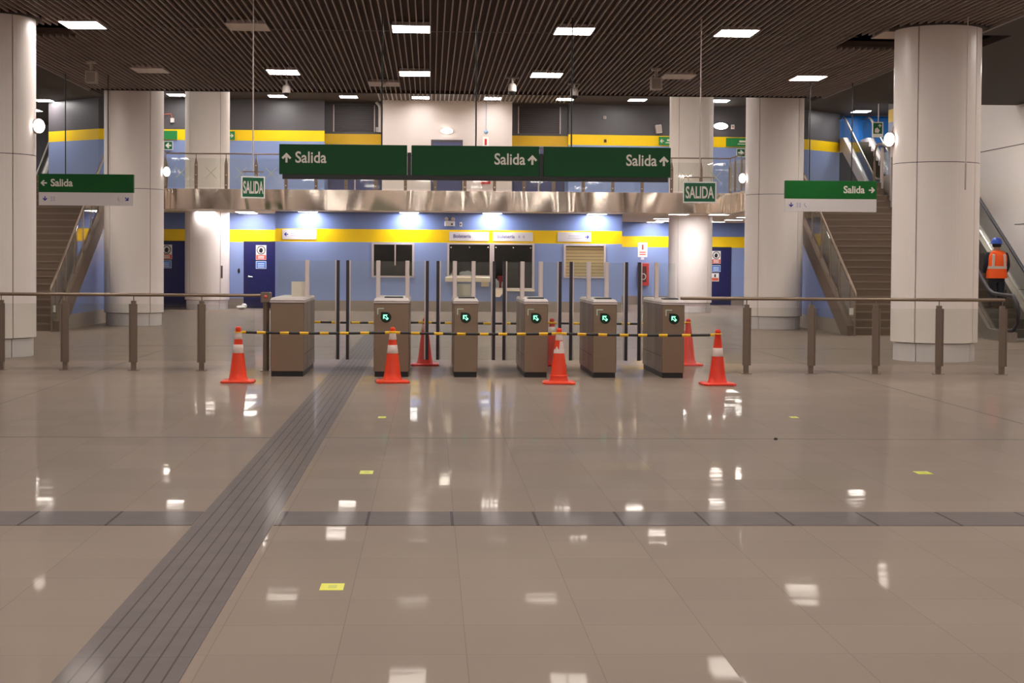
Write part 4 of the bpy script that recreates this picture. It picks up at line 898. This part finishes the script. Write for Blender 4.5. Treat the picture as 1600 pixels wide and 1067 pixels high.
b = barrier(23.1, [-9.1, -8.1, -7.1, -6.115, -5.21, -4.24, -3.27], -9.6, -2.40, 'steel and glass barrier railing left of the turnstiles', True)
e = MB(); e.tube([(-2.35, 0, .0), (-2.35, 0, .99)], .045, STEELD, n=14); e.box(-2.43, -2.27, -.08, .08, 0, .01, STEELD); e.build('end_post', b)
MB().bevbox(-2.425, -2.275, -.075, .075, .99, 1.135, STEELD, .012).build('end_box', b); MB().lathe([(0, -.085), (.02, -.083), (.025, -.075)], RED, c=(-2.35, 0, 1.07), n=14, axis='Y').build('round_fitting', b)
barrier(23.0, [4.585, 5.53, 6.475, 7.405, 8.34], 3.62, 8.37, 'steel and glass barrier railing right of the turnstiles', False)

# ------------------------------------------------------------------ traffic cones and bars
def cone(x, y, label, m, bands, rz=0.0, torn=False, reflm=REFLW, top=True):
    o = thing('traffic_cone', label, 'traffic cone', (x, y, 0), rz, 'orange traffic cones')
    H0, H1, R0, R1 = .028, .728, .118, .030; R = lambda z: R0+(R1-R0)*(z-H0)/(H1-H0)
    b = MB(); h = .215; c = .05
    def oc(h, z, c): return [(-h+c, -h, z), (h-c, -h, z), (h, -h+c, z), (h, h-c, z), (h-c, h, z), (-h+c, h, z), (-h, h-c, z), (-h, -h+c, z)]
    v = oc(h, .004, c)+oc(h, .022, c)+oc(h-.02, .034, c*.9); f = [tuple(range(7, -1, -1)), tuple(range(16, 24))]
    for k in (0, 8):
        for i in range(8): f.append((k+i, k+(i+1) % 8, k+8+(i+1) % 8, k+8+i))
    b.add(v, f, m)
    for sx in (-1, 1):
        for sy in (-1, 1): b.box(sx*.16-.03, sx*.16+.03, sy*.16-.03, sy*.16+.03, 0, .006, m)
    b.build('base', o)
    s = MB(); s.lathe([(R0+.02, .03), (R0+.004, .05), (R(.12), .12), (R(.3), .3), (R(.5), .5), (R(.685), .685), (R(.685)+.004, .69), (R1+.002, .715), (R1-.006, H1), (0, H1)], m, n=40)
    if torn: s.lathe([(R0+.006, .10), (R0+.006, .11), (R(.12)+.004, .115)], m, n=40)
    s.build('body', o)
    for k, (z0, z1) in enumerate(bands):
        q = MB()
        if torn and k == 0:
            n = 40; vs = []; fs = []
            for i in range(n):
                t = 2*PI*i/n; front = -PI/2; d = (t-front+PI) % (2*PI)-PI
                zt = z1 if d > .1 else (z0+.10-.05*abs(math.sin(3*t)) if d > -1.2 else z0+.05)
                for zz in (z0, zt): vs.append(((R(zz)+.002)*math.cos(t), (R(zz)+.002)*math.sin(t), zz))
            for i in range(n): j = (i+1) % n; fs.append((2*i, 2*j, 2*j+1, 2*i+1))
            q.add(vs, fs, reflm)
        else: q.lathe([(R(z0)+.0005, z0), (R(z0)+.0025, z0+.002), (R(z1)+.0025, z1-.002), (R(z1)+.0005, z1)], reflm, n=40)
        q.build('reflective_collar', o)
    return o
B2 = [(.385, .495), (.565, .655)]
cone(-2.49, 20.93, 'scuffed orange cone with two white collars at the left end of the bar', ORANGE, B2, .03)
cone(-.485, 21.0, 'orange cone with two white collars in front of the wide turnstile', ORANGE, B2, .1)
cone(1.70, 20.95, 'orange cone with torn white collar, third along the front bar', ORANGE, [(.40, .56), (.57, .655)], -.06, True)
cone(3.775, 20.82, 'orange cone with a single white collar at the right end of the front bar', ORANGEF, [(.375, .485)], .05)
PINKB = mat('dull_pink_collar', (214, 150, 140), .5)
cone(-.07, 24.5, 'red cone behind the turnstiles, seen through the second gate', REDC, [(.53, .63)], 0, reflm=PINKB)
cone(1.88, 24.55, 'red cone behind the turnstiles, half hidden by the torn-collar cone', REDC, [(.47, .60)], 0, reflm=REFLW)
cone(4.03, 24.8, 'plain red cone behind the glass right of the last turnstile', mat('pale_cone_red', (232, 78, 66), .5, noise=.05), [], 0)
cone(-2.1, 24.62, 'red cone hidden behind the left end turnstile', REDC, [(.40, .50)], 0)
def bar(p, q, label, seg, start, sag=.012, z=.655):
    o = thing('cone_bar', label, 'barrier bar', (0, 0, 0), 0, 'black and yellow bars between the cones')
    a = Vector((*p, z)); b = Vector((*q, z)); L = (b-a).length; d = (b-a)/L
    P = lambda t: a+d*t+Vector((0, 0, -sag*4*(t/L)*(1-t/L)))
    k = .055; MB().tube([P(t) for t in [k+(L-2*k)*i/12 for i in range(13)]], .0165, BARB, n=12).build('tube', o)
    t = start
    while t+seg < L-.1:
        MB().tube([P(t+seg*i/3) for i in range(4)], .0185, BARY, n=12).build('yellow_sleeve', o); t += .27*(1+random.uniform(-.10, .14))
    for c, s in ((a, 1), (b, -1)):
        r = MB(); r.tube([c+Vector((.045*math.cos(u), .045*math.sin(u), .0 if s > 0 else .014)) for u in [2*PI*i/20 for i in range(20)]], .0075, BARY, n=8, closed=True)
        r.tube([c+d*s*.045, c+d*s*.10], .019, BARY, n=12); r.build('end_ring', o)
FR = [(-2.49, 20.93), (-.485, 21.0), (1.70, 20.95), (3.775, 20.82)]
for i, lab in enumerate(('front black and yellow bar between the first and second orange cones', 'front black and yellow bar between the second and third orange cones', 'front black and yellow bar between the torn-collar cone and the right end cone')): bar(FR[i], FR[i+1], lab, .115, .24)
RR = [(-2.1, 24.62), (-.07, 24.5), (1.88, 24.55), (4.03, 24.8)]
for i, lab in enumerate(('rear black and yellow bar crossing the wide gate behind the turnstiles', 'rear black and yellow bar between the two red cones behind the turnstiles', 'rear black and yellow bar behind the two right gates')): bar(RR[i], RR[i+1], lab, .13, .30, .01)

# ------------------------------------------------------------------ small things on the floor
for x, y, w, h, lab in ((-.47, 7.82, .095, .16, 'yellow sticker on the floor nearest the viewer'), (-.47, 12.07, .08, .19, 'yellow sticker on the floor beyond the cross strip, left of centre'), (3.79, 12.1, .095, .16, 'yellow sticker on the floor at right'), (-.48, 16.32, .06, .16, 'faint yellow sticker on the floor near the cones'), (3.79, 16.46, .06, .14, 'faint yellow sticker on the floor ahead of the right end cone')):
    t = thing('floor_sticker', lab, 'sticker', (x, y, 0), 0, 'yellow floor stickers'); MB().bevbox(-w/2-.01, w/2+.01, -h/2, h/2, 0, .002, YELST, .0008).build('face', t); MB().box(-w*.2, w*.25, -h*.2, h*.2, .002, .0028, mat('sticker_print_%d' % int(y*100+x), (200, 206, 90), .5)).build('print', t)
o = blob('paper_scrap', 'crumpled white paper on the floor by the left navy door', 'paper', [(-6.03, 51.6, .07, .17, .06), (-5.95, 51.6, .11, .09, .08)], PAPER)
tag(MB().lathe([(0, 0), (.018, .002), (.016, .016), (0, .022)], BLACK, c=(3.14, 14.35, 0), n=10).build('pebble'), 'tiny dark speck of debris on the floor at right', 'debris')

# ------------------------------------------------------------------ the worker
def skin_mesh(name, verts, edges, radii, m, parent, sub=2):
    me = bpy.data.meshes.new(name); me.from_pydata(verts, edges, []); ob = bpy.data.objects.new(name, me); COL.objects.link(ob)
    ob.modifiers.new('k', 'SKIN'); sv = me.skin_vertices[0].data
    for i, r in enumerate(radii): sv[i].radius = (r, r) if not isinstance(r, tuple) else r
    sv[0].use_root = True
    ss = ob.modifiers.new('s', 'SUBSURF'); ss.levels = sub; ss.render_levels = sub
    dg = bpy.context.evaluated_depsgraph_get(); dg.update(); me2 = bpy.data.meshes.new_from_object(ob.evaluated_get(dg))
    bpy.data.objects.remove(ob)
    me2.materials.clear(); me2.materials.append(m)
    for p in me2.polygons: p.use_smooth = True
    o = bpy.data.objects.new(name, me2); COL.objects.link(o); o.parent = parent; return o
wk = thing('person', 'person in blue helmet and orange vest, seen from behind on the escalator', 'person', (12.53, 34.95, .50))
V = [(0, 0, .95), (0, .01, 1.12), (0, .02, 1.30), (0, .01, 1.44), (0, .0, 1.52), (0, .03, 1.60), (0, .04, 1.69)]
E = [(0, 1), (1, 2), (2, 3), (3, 4), (4, 5), (5, 6)]; Rr = [(.15, .11), (.145, .10), (.165, .11), (.10, .08), .055, .085, .075]
for s in (-1, 1):
    i = len(V); V += [(s*.09, .0, .86), (s*.10, .02, .50), (s*.10, -.02, .10), (s*.105, .10, .045)]; E += [(0, i), (i, i+1), (i+1, i+2), (i+2, i+3)]; Rr += [.095, .065, .048, .04]
    i = len(V); V += [(s*.19, .0, 1.41), (s*.25, .0, 1.13), (s*.235, .15, .92), (s*.23, .21, .86)]; E += [(3, i), (i, i+1), (i+1, i+2), (i+2, i+3)]; Rr += [.06, .045, .032, .034]
    h = i+3
    for k in range(4):
        j = len(V); bx = s*.23+(k-1.5)*.021; L_ = (.028, .034, .032, .024)[k]; V += [(bx, .25, .835), (bx, .25+L_, .80), (bx, .245+L_, .772)]; E += [(h, j), (j, j+1), (j+1, j+2)]; Rr += [.010, .009, .007]
    j = len(V); V += [(s*.19, .23, .84), (s*.175, .26, .815)]; E += [(h, j), (j, j+1)]; Rr += [.012, .009]
skin_mesh('body', V, E, Rr, SKIN, wk)
T = [(0, 0, .98), (0, 0, .90)]; TE = [(0, 1)]; TR = [(.165, .125), (.17, .13)]
for s in (-1, 1):
    i = len(T); T += [(s*.09, .0, .80), (s*.10, .02, .50), (s*.10, -.02, .14)]; TE += [(1, i), (i, i+1), (i+1, i+2)]; TR += [.105, .08, .07]
skin_mesh('trousers', T, TE, TR, TROU, wk)
for s in (-1, 1):
    skin_mesh('sleeve', [(s*.15, 0, 1.43), (s*.20, 0, 1.39), (s*.25, 0, 1.13), (s*.237, .12, .96)], [(0, 1), (1, 2), (2, 3)], [.06, .07, .056, .045], TROU, wk)
    skin_mesh('boot', [(s*.10, -.04, .05), (s*.102, .06, .045), (s*.105, .16, .035), (s*.10, -.03, .16)], [(0, 1), (1, 2), (0, 3)], [.05, .05, .04, .06], BOOT, wk)
def ellip_loft(mb, rings, m, n=32):
    vs = []; fs = []
    for (cx, cy, z, a, b) in rings:
        for k in range(n): t = 2*PI*k/n; vs.append((cx+a*math.copysign(abs(math.cos(t))**.8, math.cos(t)), cy+b*math.copysign(abs(math.sin(t))**.8, math.sin(t)), z))
    for i in range(len(rings)-1):
        for k in range(n): fs.append((i*n+k, i*n+(k+1) % n, (i+1)*n+(k+1) % n, (i+1)*n+k))
    mb.add(vs, fs, m, True)
wk.scale = (1, 1, .955)
vr = [(0, 0, .84, .225, .165), (0, 0, .95, .222, .16), (0, .005, 1.1, .21, .15), (0, .01, 1.28, .222, .155), (0, .01, 1.38, .215, .14), (0, .01, 1.45, .16, .105), (0, .01, 1.49, .09, .07)]
mb = MB(); ellip_loft(mb, vr, VEST); ve = mb.build('vest', wk)
mb = MB(); ellip_loft(mb, [(0, .005, 1.06, .217, .157), (0, .005, 1.12, .216, .156)], SILV); mb.build('waist_band', ve)
for s in (-1, 1):
    mb = MB(); mb.hexa([(s*.13-.025, -.152, 1.12), (s*.13+.025, -.150, 1.12), (s*.13+.025, -.13, 1.12), (s*.13-.025, -.13, 1.12), (s*.12-.025, -.152, 1.38), (s*.12+.025, -.148, 1.38), (s*.12+.025, -.10, 1.40), (s*.12-.025, -.10, 1.40)], SILV); mb.build('shoulder_band', ve)
mb = MB(); mb.lathe([(.128, 1.645), (.122, 1.68), (.108, 1.73), (.07, 1.775), (0, 1.79)], HELM, c=(0, .035, 0), n=28); mb.lathe([(.10, 1.64), (.150, 1.638), (.146, 1.65), (.12, 1.66)], HELM, c=(0, .05, 0), n=28); mb.build('helmet', wk)
mb = MB(); mb.lathe([(.088, 1.56), (.098, 1.60), (.10, 1.645)], mat('dark_hair', (26, 22, 20), .8), c=(0, .03, 0), n=20, a0=PI*1.0, a1=PI*2.0); mb.build('hair', wk)
